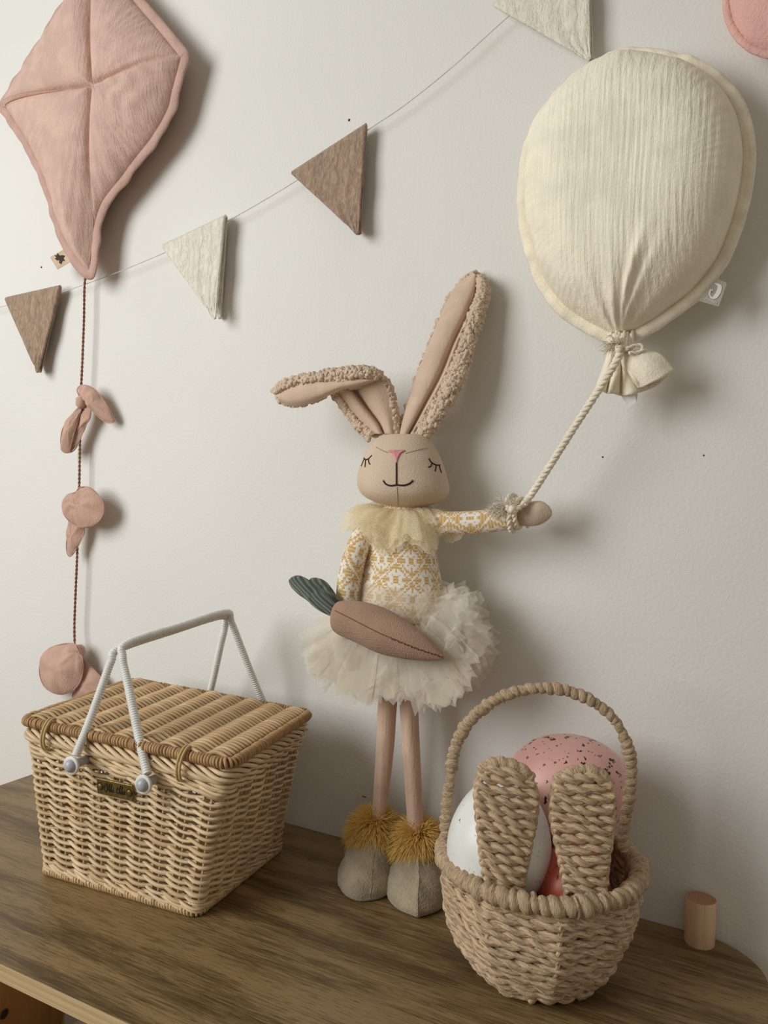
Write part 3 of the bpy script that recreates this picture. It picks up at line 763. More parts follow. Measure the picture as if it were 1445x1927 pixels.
P, N = pb_ring(.003, 400, grow=.0015); md = MD(); helix(md, pb3(P, .0050), .0036, .0014, .0033, True, 6, 10, .05); build('foot_border', md, M_CANE2, pbk)
P, N = pb_ring(.004, 60); md = MD(); prism(md, np.array([(PB+PEX*a+PEY*b)[:2] for a, b in P]), .004, .008); build('bottom', md, M_CANE2, pbk)
# lid
QL = QT+norm(QT-QT.mean(0))*.006; ZL = .1615
lid_in = MD()
lido = MD(); P = quad_round(QL, .012, 400); helix(lido, pb3(P, ZL), .0040, .0016, .0034, True, 6, 10, .07)
lid = build('lid', lido, M_WRAP, pbk)
def lid_pt(u, v): 
    a, b, c, d = QL*.985; q = a*(1-u)*(1-v)+b*u*(1-v)+c*u*v+d*(1-u)*v; return q
NL = 9; rows = 54
for k in range(NL):
    u = (k+.5)/NL; md = MD(); tube(md, [pb3(lid_pt(u, v)[None], ZL+.001)[0] for v in np.linspace(.01, .99, 6)], .0021, 6); build('lid_stake', md, M_LIDC, lid)
uu = np.linspace(.012, .988, NL*9+1)
for i in range(rows):
    v = (i+.5)/rows; s = 1 if i % 2 else -1
    zz_ = ZL+.0012+s*np.sin(uu*NL*PI)*.0042+.0008*np.sin(uu*9+i*.05)
    vv = v+s*np.cos(uu*NL*PI)*.0085+.0012*np.interp(uu, np.linspace(0, 1, 14), RNG.standard_normal(14))
    Q = np.array([lid_pt(a, b) for a, b in zip(uu, np.clip(vv, 0.003, .997))])
    md = MD(); tube(md, pb3(Q, zz_), .00195*(1+.06*RNG.standard_normal()), 6); build('lid_weaver', md, M_LIDC if RNG.random() < .75 else M_CANE2, lid)
# hinge loops of cane
M_LOOP = fibre('cane_loop', lin(196, 170, 116), .8, 1.1, 40, 3, .2, .0005, .4)
for u in (.145, .80):
    q = QL[0]*(1-u)+QL[1]*u; md = MD()
    for dx in (0, .0035):
        a = np.linspace(0, 2*PI, 26, endpoint=False)
        pts = [pl(q[0]+dx+.002*math.sin(x), q[1]+.0005-.0105*math.cos(x)*(1 if math.cos(x) > 0 else .7), ZL-.008+.0165*math.sin(x)) for x in a]
        tube(md, pts, .0014, 6, True)
    build('hinge_loop', md, M_LOOP, pbk)
# white wrapped handles on knobs
M_WHITE = plain('white_wrap', lin(226, 226, 222), .38, 0, .45); M_KNOB = plain('grey_knob', lin(176, 178, 180), .3, 0, .5)
def face_pt(px, py, out): 
    # point on the front side, found along the pixel ray
    n_ = -PEY; p_ = pl(0, -.096-out, 0); return atp(px, py, p_, n_)
KA = face_pt(142, 1430, .012); KB = face_pt(277, 1465, .012)
def loc2(p): d = p-PB; return np.array([d@PEX, d@PEY, d[2]])
ka, kb_ = loc2(KA), loc2(KB)
TOPA = loc2(atp(212, 1236, pl(0, -.060, 0), PEY)); TOPB = loc2(atp(228, 1226, pl(0, -.060, 0), PEY))
BKA = loc2(atp(425, 1168, pl(0, .086, 0), PEY)); BKB = loc2(atp(432, 1162, pl(0, .086, 0), PEY))
yfr, ybk = ka[1], .118
for kf, tf, tb in ((ka, TOPA, BKA), (kb_, TOPB, BKB)):
    kbk = np.array([kf[0]-.004, ybk, kf[2]+.002])
    tf = tf.copy(); tb = tb.copy()
    path = [kf+[0, 0, .004], kf*.65+tf*.35, kf*.3+tf*.7, kf*.05+tf*.95]
    corner = tf+np.array([0, .010, .007]); corner2 = tb+np.array([0, -.010, .007])
    back = [tb*.95+kbk*.05, tb*.7+kbk*.3, tb*.35+kbk*.65, kbk+[0, 0, .004]]
    Pp = crom(np.array(path+[corner, corner*.5+corner2*.5+[0, 0, .001], corner2]+back), 60)
    Pp = resample(Pp, 900)
    s = np.linspace(0, 1, 900); L = np.linalg.norm(np.diff(Pp, axis=0), axis=1).sum()
    rr = .0042+.00035*np.sin(s*L/.0026*2*PI)
    W3 = np.array([pl(*p) for p in Pp]); md = MD(); tube(md, W3, rr, 12); hd = build('carry_handle', md, M_WHITE, pbk)
    for kk, sg in ((kf, -1), (kbk, 1)):
        c = pl(*kk); ax = PEY*sg; a = c+ax*.0035+np.array([0, 0, -.004])
        md = MD(); tube(md, [a, a+ax*.0005, a+ax*.0026, a+ax*.0030], [.0084, .0092, .0092, .0082], 28)
        w = build('washer', md, M_WHITE, hd)
        md = MD(); q = np.linspace(0, PI/2, 8); tube(md, [a+ax*(.003+.0052*math.sin(x)) for x in q], [max(.0064*math.cos(x), .0002) for x in q], 24); build('knob', md, M_KNOB, hd)
        md = MD(); tube(md, [a-ax*.022, a-ax*.001], [.0045, .0045], 14); build('pin', md, M_KNOB, hd)
# bronze name plate with script lettering
t = NT('bronze'); nb = t.noise(t.coord('Object', (300, 300, 300)), 1.0, 4)
M_BRZ = t.fin(t.ramp(nb, [(0.3, lin(104, 88, 48)), (0.7, lin(146, 126, 74))]), .42, None, .4, .75)
M_BRZD = plain('bronze_dark', lin(44, 34, 20), .7)
pn_ = -PEY*math.cos(.10)+np.array([0, 0, -math.sin(.10)])     # the front side leans forward slightly
p0 = atp(217, 1485, pl(0, -.0905, 0), PEY); px_ = PEX; pz_ = norm(np.cross(pn_, PEX)); pz_ = pz_ if pz_[2] > 0 else -pz_
PW = .0225; PHh = .0083
plate_c = atp(217, 1485, pl(0, -.0965, 0), PEY)
Rm = np.stack([px_, -pn_, pz_], 1)
md = MD(); box(md, plate_c, (PW, .0011, PHh), Rm, .0010); plate = build('name_plate', md, M_BRZ, pbk, smooth=False)
def pp(u, v, d=.0013): return plate_c+px_*u*PW+pz_*v*PHh+pn_*d
for u in (-.80, .80):
    md = MD(); q = np.linspace(0, PI/2, 6); tube(md, [pp(u, 0, .0011+.0014*math.sin(x)) for x in q], [max(.0032*math.cos(x), .0002) for x in q], 18); build('rivet', md, M_BRZ, plate)
    md = MD(); a = np.linspace(0, 2*PI, 20, endpoint=False); tube(md, [pp(u, 0)+px_*.0036*math.cos(x)+pz_*.0036*math.sin(x) for x in a], .0004, 5, True); build('rivet_groove', md, M_BRZD, plate)
SCR = [[(-.50, .45), (-.57, .1), (-.55, -.35), (-.48, -.5), (-.41, -.1), (-.40, .35), (-.46, .52), (-.52, .35), (-.44, .15), (-.36, .25)],
       [(-.36, -.2), (-.28, .5), (-.25, .62), (-.29, .2), (-.31, -.35), (-.25, -.3), (-.17, .45), (-.14, .6), (-.18, .2), (-.20, -.35), (-.14, -.35), (-.08, .0), (-.09, -.3), (-.03, -.35)],
       [(-.06, .25), (-.05, .28)],
       [(.14, .05), (.20, .1), (.19, .3), (.13, .2), (.11, -.1), (.15, -.4), (.23, -.25), (.32, .45), (.35, .65), (.31, .3), (.29, -.3), (.35, -.3), (.43, .45), (.46, .62), (.42, .2), (.41, -.35), (.46, -.3), (.53, .05), (.48, .0), (.47, -.3), (.52, -.3), (.56, .05), (.55, -.3), (.60, -.25)]]
md = MD()
for st in SCR: tube(md, np.array([pp(a*.98, b, .00115) for a, b in crom(np.array(st), 5)]), .00055, 5)
build('script_lettering', md, M_BRZD, plate)

# ================================================================== bunny-eared egg basket
EC = np.array([.232, -.1365, 0.0]); ea = math.radians(21.3)
E1 = np.array([math.cos(ea), math.sin(ea), 0]); E2 = np.array([-math.sin(ea), math.cos(ea), 0])
def eb(a, b, z): return EC+E1*a+E2*b+np.array([0, 0, z])
M_SEA = fibre('paper_rope', lin(212, 185, 152), .50, 1.20, 110, 9, .9, .0014, .72)
ebk = thing('egg_basket', 'round woven paper-rope basket with tall bunny ears and arched handle holding eggs', 'basket', tuple(EC))
prof = np.array([(0, .042), (.004, .0485), (.012, .0565), (.025, .0655), (.042, .0740), (.060, .079), (.080, .0815), (.0925, .0805)])
NSE = 9
def eb_r(z): return np.interp(z, prof[:, 0], prof[:, 1])
def eb_ring(z, n=240, grow=0.0, poly=.75):
    a = np.linspace(0, 2*PI, n, endpoint=False); seg = 2*PI/NSE
    q = math.cos(seg/2)/np.cos(((a-.10+PI/2) % seg)-seg/2)
    r = (eb_r(z)*(1+.030)+grow)*(1-poly+poly*q); r = r*(1+.012*np.sin(2*a+1))
    return np.stack([r*np.cos(a), r*np.sin(a)], 1)
def eb3(P, z): 
    z = np.broadcast_to(z, (len(P),)); return EC+P[:, :1]*E1+P[:, 1:]*E2+np.stack([0*z, 0*z, z], 1)
for k in range(NSE):
    a = k*2*PI/NSE+.10-PI/2; md = MD()
    pts = [eb((eb_r(z)*1.03-.0005)*math.cos(a), (eb_r(z)*1.03-.0005)*math.sin(a), z) for z in np.linspace(.003, .096, 14)]
    rope(md, pts, .0008, .0021, .014, 2); build('stake', md, M_SEA, ebk)
zz = np.array([.0045, .0105, .0165, .0230, .0298, .0370, .0445, .0520, .0595, .0670, .0745, .0818, .0888])
for i, z in enumerate(zz):
    P = eb_ring(z); a = np.linspace(0, 2*PI, 240, endpoint=False)
    zw = z+.0009*np.sin(a*3+i*1.7)+.0006*np.sin(a*7+i)
    md = MD(); rope(md, eb3(P, zw), .0019, .0027*(1+.07*RNG.standard_normal()), .036, 2, True, 10, step=.0016, jit=.55, phase=i*1.3, lump=.02, crimp=(.09, .011)); build('weave_row', md, M_SEA, ebk)
for r_ in (.010, .019, .028, .037, .045):
    a = np.linspace(0, 2*PI, 60, endpoint=False); md = MD(); rope(md, eb3(np.stack([r_*np.cos(a), r_*np.sin(a)], 1), .0050), .0018, .0026, .022, 2, True, 6); build('base_row', md, M_SEA, ebk)
# knots that show along the bottom edge
for k in range(22):
    a = 2*PI*k/22; md = MD(); blobs(md, [eb(.0480*math.cos(a), .0480*math.sin(a), .0040)], np.array([[.0046, .0046, .0034]])); build('base_knot', md, M_SEA, ebk)
P = eb_ring(.0925, 300, .001, .25); md = MD(); wrapped(md, eb3(P, .0985), .0078, .0078, True, .45, .15); rim = build('wrapped_rim', md, M_SEA, ebk)
hp = [(838, 1572), (838, 1545), (843, 1500), (848, 1460), (853, 1420), (866, 1383), (888, 1352), (920, 1325), (960, 1305), (1010, 1295), (1058, 1298), (1102, 1313), (1140, 1338), (1167, 1371), (1182, 1410), (1188, 1450), (1185, 1493), (1178, 1535), (1172, 1575), (1172, 1600)]
H3 = crom(np.array([atp(a, b, EC, E2) for a, b in hp]), 10); md = MD(); wrapped(md, H3, .0054, .0070, False, .44, .15); build('arched_handle', md, M_SEA, ebk)
def ear(outline, nrow, bend, slant):
    """outline: left edge bottom-to-top, then right edge top-to-bottom, as points on the ear's own plane"""
    base = atz(outline[0][0]*.5+outline[-1][0]*.5, (outline[0][1]+outline[-1][1])/2, .096)
    O = crom(np.array([atp(a, b, base, E2) for a, b in outline]), 12)
    zf = np.clip((O[:, 2]-.096)/.11, 0, 2)
    O = O+E2*(bend*zf**1.5)[:, None]
    o = MD(); rope(o, O, .0013, .0024, .018, 2, seg=9, lump=.02, crimp=(.09, .011)); eo = build('bunny_ear', o, M_SEA, ebk)
    top = int(np.argmax(O[:, 2])); Lf, Rg = O[:top+1], O[top:][::-1]
    z0, z1 = max(Lf[0, 2], Rg[0, 2])+.003, O[top, 2]-.0045
    for i in range(nrow):
        z = z0+(z1-z0)*i/(nrow-1)
        zl, zr_ = z+slant*.5, z-slant*.5
        f = lambda Q, zq: np.array([np.interp(zq, Q[:, 2], Q[:, k]) for k in range(3)])
        a, b = f(Lf, min(zl, z1)), f(Rg, min(max(zr_, z0-.002), z1))
        ax = norm(b-a); a = a-ax*.0012; b = b+ax*.0012
        q = [a+(b-a)*u-E2*(.0022+.003*math.sin(u*PI))+np.array([0, 0, .0012*math.sin(u*5+i)]) for u in np.linspace(0, 1, 8)]
        w = MD(); rope(w, q, .0019, .0027, .026, 2, seg=10, step=.0016, jit=.5, phase=i*.9, lump=.02, crimp=(.09, .011)); build('ear_row', w, M_SEA, eo)
    # wrapped top edge
    m_ = MD(); seg_ = O[int(top*.72):int(top+(len(O)-top)*.28)]; wrapped(m_, seg_, .0058, .0075, False, .34, .13); build('ear_edge', m_, M_SEA, eo)
ear([(917, 1668), (909, 1620), (903, 1560), (898, 1510), (901, 1470), (915, 1448), (940, 1440), (972, 1446), (998, 1470), (1008, 1505), (1004, 1545), (993, 1600), (984, 1650), (978, 1682)], 13, .004, .005)
ear([(1068, 1690), (1060, 1640), (1050, 1590), (1040, 1540), (1040, 1500), (1052, 1472), (1078, 1456), (1108, 1454), (1138, 1470), (1152, 1500), (1150, 1545), (1144, 1600), (1138, 1650), (1134, 1680)], 12, .004, -.002)
# ---- eggs
def egg_mat(name, col, dark, dens=1.0):
    t = NT(name); v = t.coord('Object', (150, 150, 100))
    d = t.noise(t.coord('Object', (70, 70, 70)), 1.0, 3); 
    vd = t.new('ShaderNodeVectorMath', operation='ADD'); t.ln(v, vd.inputs[0])
    nn = t.new('ShaderNodeTexNoise'); nn.inputs['Scale'].default_value = 1.3; t.ln(v, nn.inputs['Vector'])
    sc2 = t.new('ShaderNodeVectorMath', operation='SCALE'); sc2.inputs['Scale'].default_value = 1.6; t.ln(nn.outputs['Color'], sc2.inputs[0]); t.ln(sc2.outputs[0], vd.inputs[1])
    vo = t.new('ShaderNodeTexVoronoi'); t.ln(vd.outputs[0], vo.inputs['Vector']); vo.inputs['Scale'].default_value = 1.0
    sx = t.new('ShaderNodeSeparateColor'); t.ln(vo.outputs['Color'], sx.inputs[0])
    patch = t.noise(t.coord('Object', (18, 18, 18)), 1.0, 2)
    size = t.math('MULTIPLY', t.math('MINIMUM', t.math('POWER', sx.outputs[0], 2.3), .62), .50*dens)
    size = t.math('MULTIPLY', size, t.ramp(patch, [(0.38, (.2,)*3+(1,)), (0.52, (1, 1, 1, 1))]))
    f = t.math('LESS_THAN', vo.outputs['Distance'], size)
    v5 = t.new('ShaderNodeTexVoronoi'); t.ln(t.coord('Object', (330, 330, 330)), v5.inputs['Vector']); v5.inputs['Scale'].default_value = 1.0
    s5 = t.new('ShaderNodeSeparateColor'); t.ln(v5.outputs['Color'], s5.inputs[0])
    f2 = t.math('LESS_THAN', v5.outputs['Distance'], t.math('MULTIPLY', t.math('POWER', s5.outputs[0], 7.0), .40*dens))
    f = t.math('MAXIMUM', f, t.math('MULTIPLY', f2, .7))
    base = t.ramp(d, [(0.3, sh(col, .97)), (0.7, sh(col, 1.02))])
    return t.fin(t.mix(f, base, dark), .36, t.bump(t.noise(t.coord('Object', (160,)*3), 1.0, 2), .08, .001), .45)
def egg(name, c, rx, rz, tilt, mat, label):
    n, m = 48, 40; V = []
    ax = norm(np.asarray(tilt, float)); e1 = norm(np.cross(ax, [0.3, 1, 0.1])); e2 = np.cross(ax, e1)
    for i in range(m+1):
        p = PI*i/m; h = math.cos(p); w = math.sin(p)*(1-.13*h)
        V.append([c+ax*rz*h+(e1*math.cos(a)+e2*math.sin(a))*rx*w for a in np.arange(n)*2*PI/n])
    md = MD(); md.add(np.array(V).reshape(-1, 3), grid_faces(m+1, n, False, True)[:, ::-1])
    o = build(name, md, mat, origin=c); tag(o, label, 'egg', 'decorative eggs in the basket'); return o
M_E1 = egg_mat('egg_white', lin(232, 232, 228), lin(70, 60, 60), .62); M_E2 = egg_mat('egg_pink', lin(230, 178, 168), lin(52, 28, 36), 1.45); M_E3 = egg_mat('egg_coral', lin(208, 104, 82), lin(60, 30, 30), .8)
egg('decorative_egg', atp(940, 1580, EC-E2*.018, E2), .0440, .0535, (.05, .1, 1), M_E1, 'white speckled egg behind the left bunny ear of the basket')
egg('decorative_egg', atp(1068, 1487, EC+E2*.050, E2), .0525, .0585, (.85, .3, .40), M_E2, 'large pink speckled egg on top in the basket')
egg('decorative_egg', atp(1078, 1662, EC-E2*.024, E2), .0310, .0350, (.2, .3, .9), M_E3, 'coral red egg showing between the two bunny ears')

# ================================================================== wooden peg
t = NT('peg_wood'); gw = t.noise(t.coord('Object', (160, 160, 9)), 1.0, 4, .6, .5); gd = t.noise(t.coord('Object', (420, 420, 14)), 1.0, 2)
cpg = t.mix(t.ramp(gd, [(0.66, (0, 0, 0, 1)), (0.72, (.5,)*3+(1,))]), t.ramp(gw, [(0.3, lin(222, 186, 150)), (0.7, lin(236, 204, 170))]), lin(140, 92, 60))
M_PEG = t.fin(cpg, .7, None, .2)
t = NT('peg_end'); wr_ = t.new('ShaderNodeTexWave', wave_type='RINGS', rings_direction='Z'); t.ln(t.coord('Object', (1, 1, 1)), wr_.inputs['Vector']); wr_.inputs['Scale'].default_value = 120; wr_.inputs['Distortion'].default_value = 2
M_PEGE = t.fin(t.ramp(wr_.outputs['Fac'], [(0, lin(168, 126, 98)), (1, lin(186, 144, 114))]), .75, None, .2)
pgc = (atz(1287, 1768, 0)+atz(1345, 1776, 0))/2; pgr = np.linalg.norm(atz(1287, 1768, 0)-atz(1345, 1776, 0))/2*.97
pgc = np.array([pgc[0], min(pgc[1], -pgr-.003), 0]); pgh = np.linalg.norm(at(1318, 1690, pgc[1])[2]-0.0)
peg = thing('wooden_peg', 'short pale wooden dowel standing alone near the shelf corner', 'wood block', tuple(pgc))
a = np.arange(40)*2*PI/40; rw = pgr*(1+.012*np.sin(3*a)+.015*np.sin(2*a+1)); rings = []
for z, k in ((0, .97), (.0012, 1), (pgh-.0012, 1), (pgh, .975)): rings.append(np.stack([pgc[0]+rw*k*np.cos(a), pgc[1]+rw*k*np.sin(a), np.full(40, z)], 1))
md = MD(); md.add(np.vstack(rings), grid_faces(4, 40, False, True)); build('shaft', md, M_PEG, peg)
md = MD(); md.add(np.vstack([rings[3]+[0, 0, .0001], [[pgc[0], pgc[1], pgh+.0001]], rings[3]-[0, 0, .001]]), np.stack([np.arange(40), np.roll(np.arange(40), -1), np.full(40, 40)], -1)); build('end_grain', md, M_PEGE, peg, smooth=False)

# ================================================================== rabbit doll
M_LIN = cloth('doll_linen', lin(216, 194, 171), (900, 900, 900), .35, .0006, var=.035, sheen=.1)
M_EARF = cloth('doll_ear_lining', lin(214, 188, 166), (900, 900, 900), .25, .0005, (50, 90, 14), .35, .0025, var=.05)
M_LEG = cloth('doll_leg_cloth', lin(212, 181, 160), (900, 900, 900), .25, .0005, (130, 130, 10), .5, .0025, var=.06)
M_SHER = cloth('doll_sherpa', lin(222, 198, 174), (500, 500, 500), .6, .0010, var=.06, sheen=.4)
M_SHOE = cloth('doll_shoe_plush', lin(174, 160, 134), (700, 700, 700), .5, .0009, (60, 60, 60), .35, .002, var=.14, sheen=.5)
M_FUR = fibre('mustard_fur', lin(248, 208, 122), .82, 1.12, 60, 1, .1, .0003, .75, spec=.15)
M_THRD = plain('black_thread', lin(38, 26, 30), .7); M_NOSE = fibre('pink_thread', lin(226, 150, 158), .75, 1.12, 300, 5, .4, .0004, .6)
M_STI = plain('stitch_thread', lin(150, 124, 98), .8); M_STI2 = plain('gold_stitch', lin(176, 130, 70), .8)
t = NT('fair_isle_knit')
at_ = t.new('ShaderNodeAttribute', attribute_name='stitch')
hv = t.noise(t.coord('UV', (900, 26, 1)), 1.0, 2)
cc = t.mix(at_.outputs['Fac'], lin(210, 170, 98), lin(242, 236, 226))
M_KNIT = t.fin(cc, .95, t.bump(t.noise(t.coord('Object', (600, 600, 900)), 1.0, 2), .6, .0009), .1, 0, .2)
def knit(i, j, pu=18, pv=26):
    """1 = white stitch, 0 = mustard; a lattice of diamonds with flowers"""
    i = np.asarray(i) % pu; j = np.asarray(j) % pv
    du = np.minimum(np.abs(i-pu/2), 99); dv = np.abs(j-pv/2)
    d = du/(pu/2)+dv/(pv/2)
    inner = d <= 1
    du2 = np.where(inner, du, pu/2-du); dv2 = np.where(inner, dv, pv/2-dv); d2 = du2/(pu/2)+dv2/(pv/2)
    w = np.zeros(np.broadcast(i, j).shape)
    w = np.where((np.abs(d2-.98) < .085) & ((i+j) % 3 < 2), 1, w)                   # dotted lattice
    petal = ((du2/5.3)**2+(dv2/7.2)**2 < 1) & ~((du2 < .9) & (dv2 > 4.2)) & ~((dv2 < 1.1) & (du2 > 3.2))
    w = np.where(petal, 1, w)
    w = np.where((du2 < 1.1) & (dv2 < 2.2), 0, w)
    w = np.where((du2 > 1.6) & (du2 < 2.7) & (dv2 > 2.8) & (dv2 < 4.0), 0, w)
    hatch = (j % 2 == 0) & (w < .5)                                             # floats of white between the mustard rows
    w = np.where(hatch, .30, w)
    return w
yD = -.058
foot0 = np.array([.060, -.075, 0])
doll = thing('rabbit_doll', 'tall beige cloth rabbit doll in white tulle skirt with one folded ear', 'doll', tuple(foot0))
def rings_loft(rows, yc, ratio, n=56, k=6, grow=1.03, sup=2.0, yoff=None):
    R = []
    for q, (py, l, r) in enumerate(rows):
        y = yc if yoff is None else yc+yoff[q]
        a, b = at(l, py, y), at(r, py, y); c = (a+b)/2; R.append((*c, np.linalg.norm((b-a)[:2])/2*grow))
    R = crom(np.array(R), k); a = np.linspace(0, 2*PI, n, endpoint=False)
    ca, sa = np.cos(a), np.sin(a); e = 2/sup
    X = np.sign(ca)*np.abs(ca)**e; Y = np.sign(sa)*np.abs(sa)**e
    V = np.stack([R[:, None, 0]+R[:, None, 3]*X, R[:, None, 1]+R[:, None, 3]*ratio*Y, R[:, None, 2]+0*X], -1)
    return V
def skin(md, V, fc=None, cap=True):
    m, n = V.shape[:2]; F = grid_faces(m, n, False, True)[:, ::-1]
    ii, jj = np.meshgrid(np.arange(m-1), np.arange(n), indexing='ij'); ii = ii.ravel(); jj = jj.ravel()
    U = np.stack([np.stack([ii/m, jj/n], -1)]*4, 1)
    md.add(V.reshape(-1, 3), F, U, fc)
    if cap:
        k = md.n-m*n
        for e, s in ((0, 1), (m-1, -1)):
            ring = np.arange(n)+e*n+k; md.V.append(V[e].mean(0)[None]); ci = md.n; md.n += 1
            f = np.stack([ring, np.roll(ring, -1), np.full(n, ci)], -1)
            md.F.append(f if s < 0 else f[:, ::-1]); md.U.append(np.zeros((n, 3, 2))); md.fc.append(None)
    return md
# head
hr = [(819, 728, 795), (824, 716, 803), (838, 702, 814), (858, 691, 824), (880, 684, 832), (900, 680, 838), (916, 680, 841), (929, 685, 839), (939, 695, 830), (947, 711, 815), (953, 732, 794), (957, 750, 775)]
HV = rings_loft(hr, yD, .82, 64, 6, 1.0, 2.0)
md = MD(); skin(md, HV); head = build('head', md, M_LIN, doll)
def bvh_of(V):
    m, n = V.shape[:2]; return BVHTree.FromPolygons([tuple(p) for p in V.reshape(-1, 3)], [tuple(int(x) for x in f) for f in grid_faces(m, n, False, True)])
HB_ = bvh_of(HV)
def cast(bv, px, py, lift=.0003):
    d = norm(ray(px, py)); h = bv.ray_cast(Vector(CAM), Vector(d))
    p = np.array(h[0]) if h[0] is not None else at(px, py, yD-.02)
    return p-d*lift
def thread(pts, r, mat, name, parent, bv=None, k=6):
    P = crom(np.array(pts, float), k); md = MD(); tube(md, np.array([cast(bv or HB_, a, b, r*.4) for a, b in P]), r, 6); return build(name, md, mat, parent)
thread([(746, 868), (746, 890), (746, 913)], .0009, M_THRD, 'mouth_stitch', head)
thread([(721, 904.5), (726, 911), (735, 914), (746, 912.8), (760, 913.3), (771, 909.5), (777, 904)], .0009, M_THRD, 'mouth_stitch', head)
for name, lines in (('closed_eye', ([(685, 862), (688, 865), (693.5, 863), (699.5, 857)], [(685.5, 863), (683, 870), (680, 877)], [(688, 865), (687.5, 872), (687, 879)], [(693.5, 863), (694, 870), (696.5, 874)])),
                    ('closed_eye', ([(807, 862.5), (812, 870.5), (821, 875), (828, 875)], [(812.5, 871), (811, 877), (806, 879)], [(821, 875.5), (820, 881), (819, 887)], [(826.5, 875.5), (828, 883), (831, 890)]))):
    md = MD()
    for L in lines: tube(md, np.array([cast(HB_, a, b, .0003) for a, b in crom(np.array(L), 5)]), .00075, 5)
    build(name, md, M_THRD, head)
md = MD(); tri = [(731, 850), (761, 850), (746, 871)]
for k in range(17):                                            # satin-stitched nose
    u = k/16; a = (731+30*u, 847.5+1.5*abs(u-.5)); b = (746+(u-.5)*3.5, 852+19*(1-abs(2*u-1)**1.1))
    tube(md, np.array([cast(HB_, a[0]+(b[0]-a[0])*v, a[1]+(b[1]-a[1])*v, .0002+.0006*math.sin(v*PI)) for v in np.linspace(0, 1, 8)]), .0011, 6)
build('nose', md, M_NOSE, head)
def stitches(pts, n, r, mat, parent, bv, zig=0.0, gap=.35, name='stitched_seam'):
    P = resample(crom(np.array(pts, float), 10), n*2); md = MD()
    for i in range(n):
        a, b = P[2*i], P[2*i+1]; a = a+(b-a)*-gap*.2; z = zig*(1 if i % 2 else -1)
        tube(md, [cast(bv, a[0], a[1]+z, .0001), cast(bv, (a[0]+b[0])/2, (a[1]+b[1])/2, .0004), cast(bv, b[0], b[1]-z, .0001)], r, 5)
    return build(name, md, mat, parent)
stitches([(708, 841.5), (718, 847), (730, 852)], 8, .0004, M_STI, head, HB_)
stitches([(764, 853), (781, 848), (804, 843.5)], 13, .0004, M_STI, head, HB_)
stitches([(747, 917), (748, 935), (749, 953)], 12, .0005, M_STI2, head, HB_)
# torso
tr = [(950, 730, 790), (965, 716, 802), (985, 702, 812), (1010, 694, 816), (1040, 690, 819), (1070, 686, 824), (1100, 681, 829), (1130, 678, 831), (1156, 679, 831), (1172, 690, 822)]
TV = rings_loft(tr, yD+.002, .74, 144, 8, 1.0)
cols = np.arange(144); acc = np.concatenate([[0], np.cumsum(np.linalg.norm(np.diff(TV[:, 108], axis=0), axis=1))])
nz = int(acc[-1]/.00150); TV = np.stack([np.stack([np.interp(np.linspace(0, acc[-1], nz), acc, TV[:, j, k]) for k in range(3)], -1) for j in range(144)], 1)
ii, jj = np.meshgrid(np.arange(nz-1), np.arange(144), indexing='ij')
md = MD(); skin(md, TV, knit(jj.ravel()+4, ii.ravel()+12, 18, 26)); torso = build('sweater_body', md, M_KNIT, doll)
# arms
def sleeve(path, radii, n=42, stepm=.0016, off=(0, 0)):
    P = crom(np.array(path), 10); L = np.linalg.norm(np.diff(P, axis=0), axis=1).sum(); m = int(L/stepm)
    r = np.interp(np.linspace(0, 1, m), np.linspace(0, 1, len(radii)), radii); P = resample(P, m); md = MD()
    tube(md, P, r, n, caps=True)
    ii, jj = np.meshgrid(np.arange(m-1), np.arange(n), indexing='ij'); md.fc[0] = knit(jj.ravel()+off[0], ii.ravel()+off[1], 21, 26); return md
A1 = [at(700, 985, -.062), at(684, 1008, -.076), at(670, 1040, -.086), at(660, 1076, -.090), at(655, 1108, -.091), at(652, 1140, -.090)]
arm1 = build('arm', sleeve(A1, [.009, .0122, .0126, .0128, .0125, .0120], off=(8, 2)), M_KNIT, doll)
md = MD(); P = crom(np.array([at(652, 1138, -.090), at(652, 1160, -.090), at(653, 1182, -.090), at(656, 1197, -.089), at(658, 1204, -.088)]), 6); tube(md, P, np.interp(np.linspace(0, 1, len(P)), [0, .4, .75, .92, 1], [.0118, .0122, .0115, .008, .003]), 20); build('paw', md, M_LIN, arm1)
A2 = [at(800, 985, -.060), at(830, 984, -.060), at(865, 984, -.058), at(905, 982, -.055), at(945, 978, -.053), at(976, 969, -.052)]
arm2 = build('arm', sleeve(A2, [.011, .0118, .0118, .0120, .0112, .0118], off=(3, 8)), M_KNIT, doll)
S = []
for px, t_, b_, k_ in ((970, 948, 988, .8), (985, 945, 990, .85), (1005, 943, 990, .8), (1018, 943, 987, .75), (1030, 950, 980, .6), (1038, 960, 971, .4)):
    a, b = at(px, t_, -.052), at(px, b_, -.052); c = (a+b)/2; h = np.linalg.norm(a-b)/2
    S.append([c+np.array([0, -h*k_*math.sin(x), h*math.cos(x)]) for x in np.arange(10)*2*PI/10])
md = MD(); loft(md, S, 6, 3, True, True); build('paw', md, M_LIN, arm2)
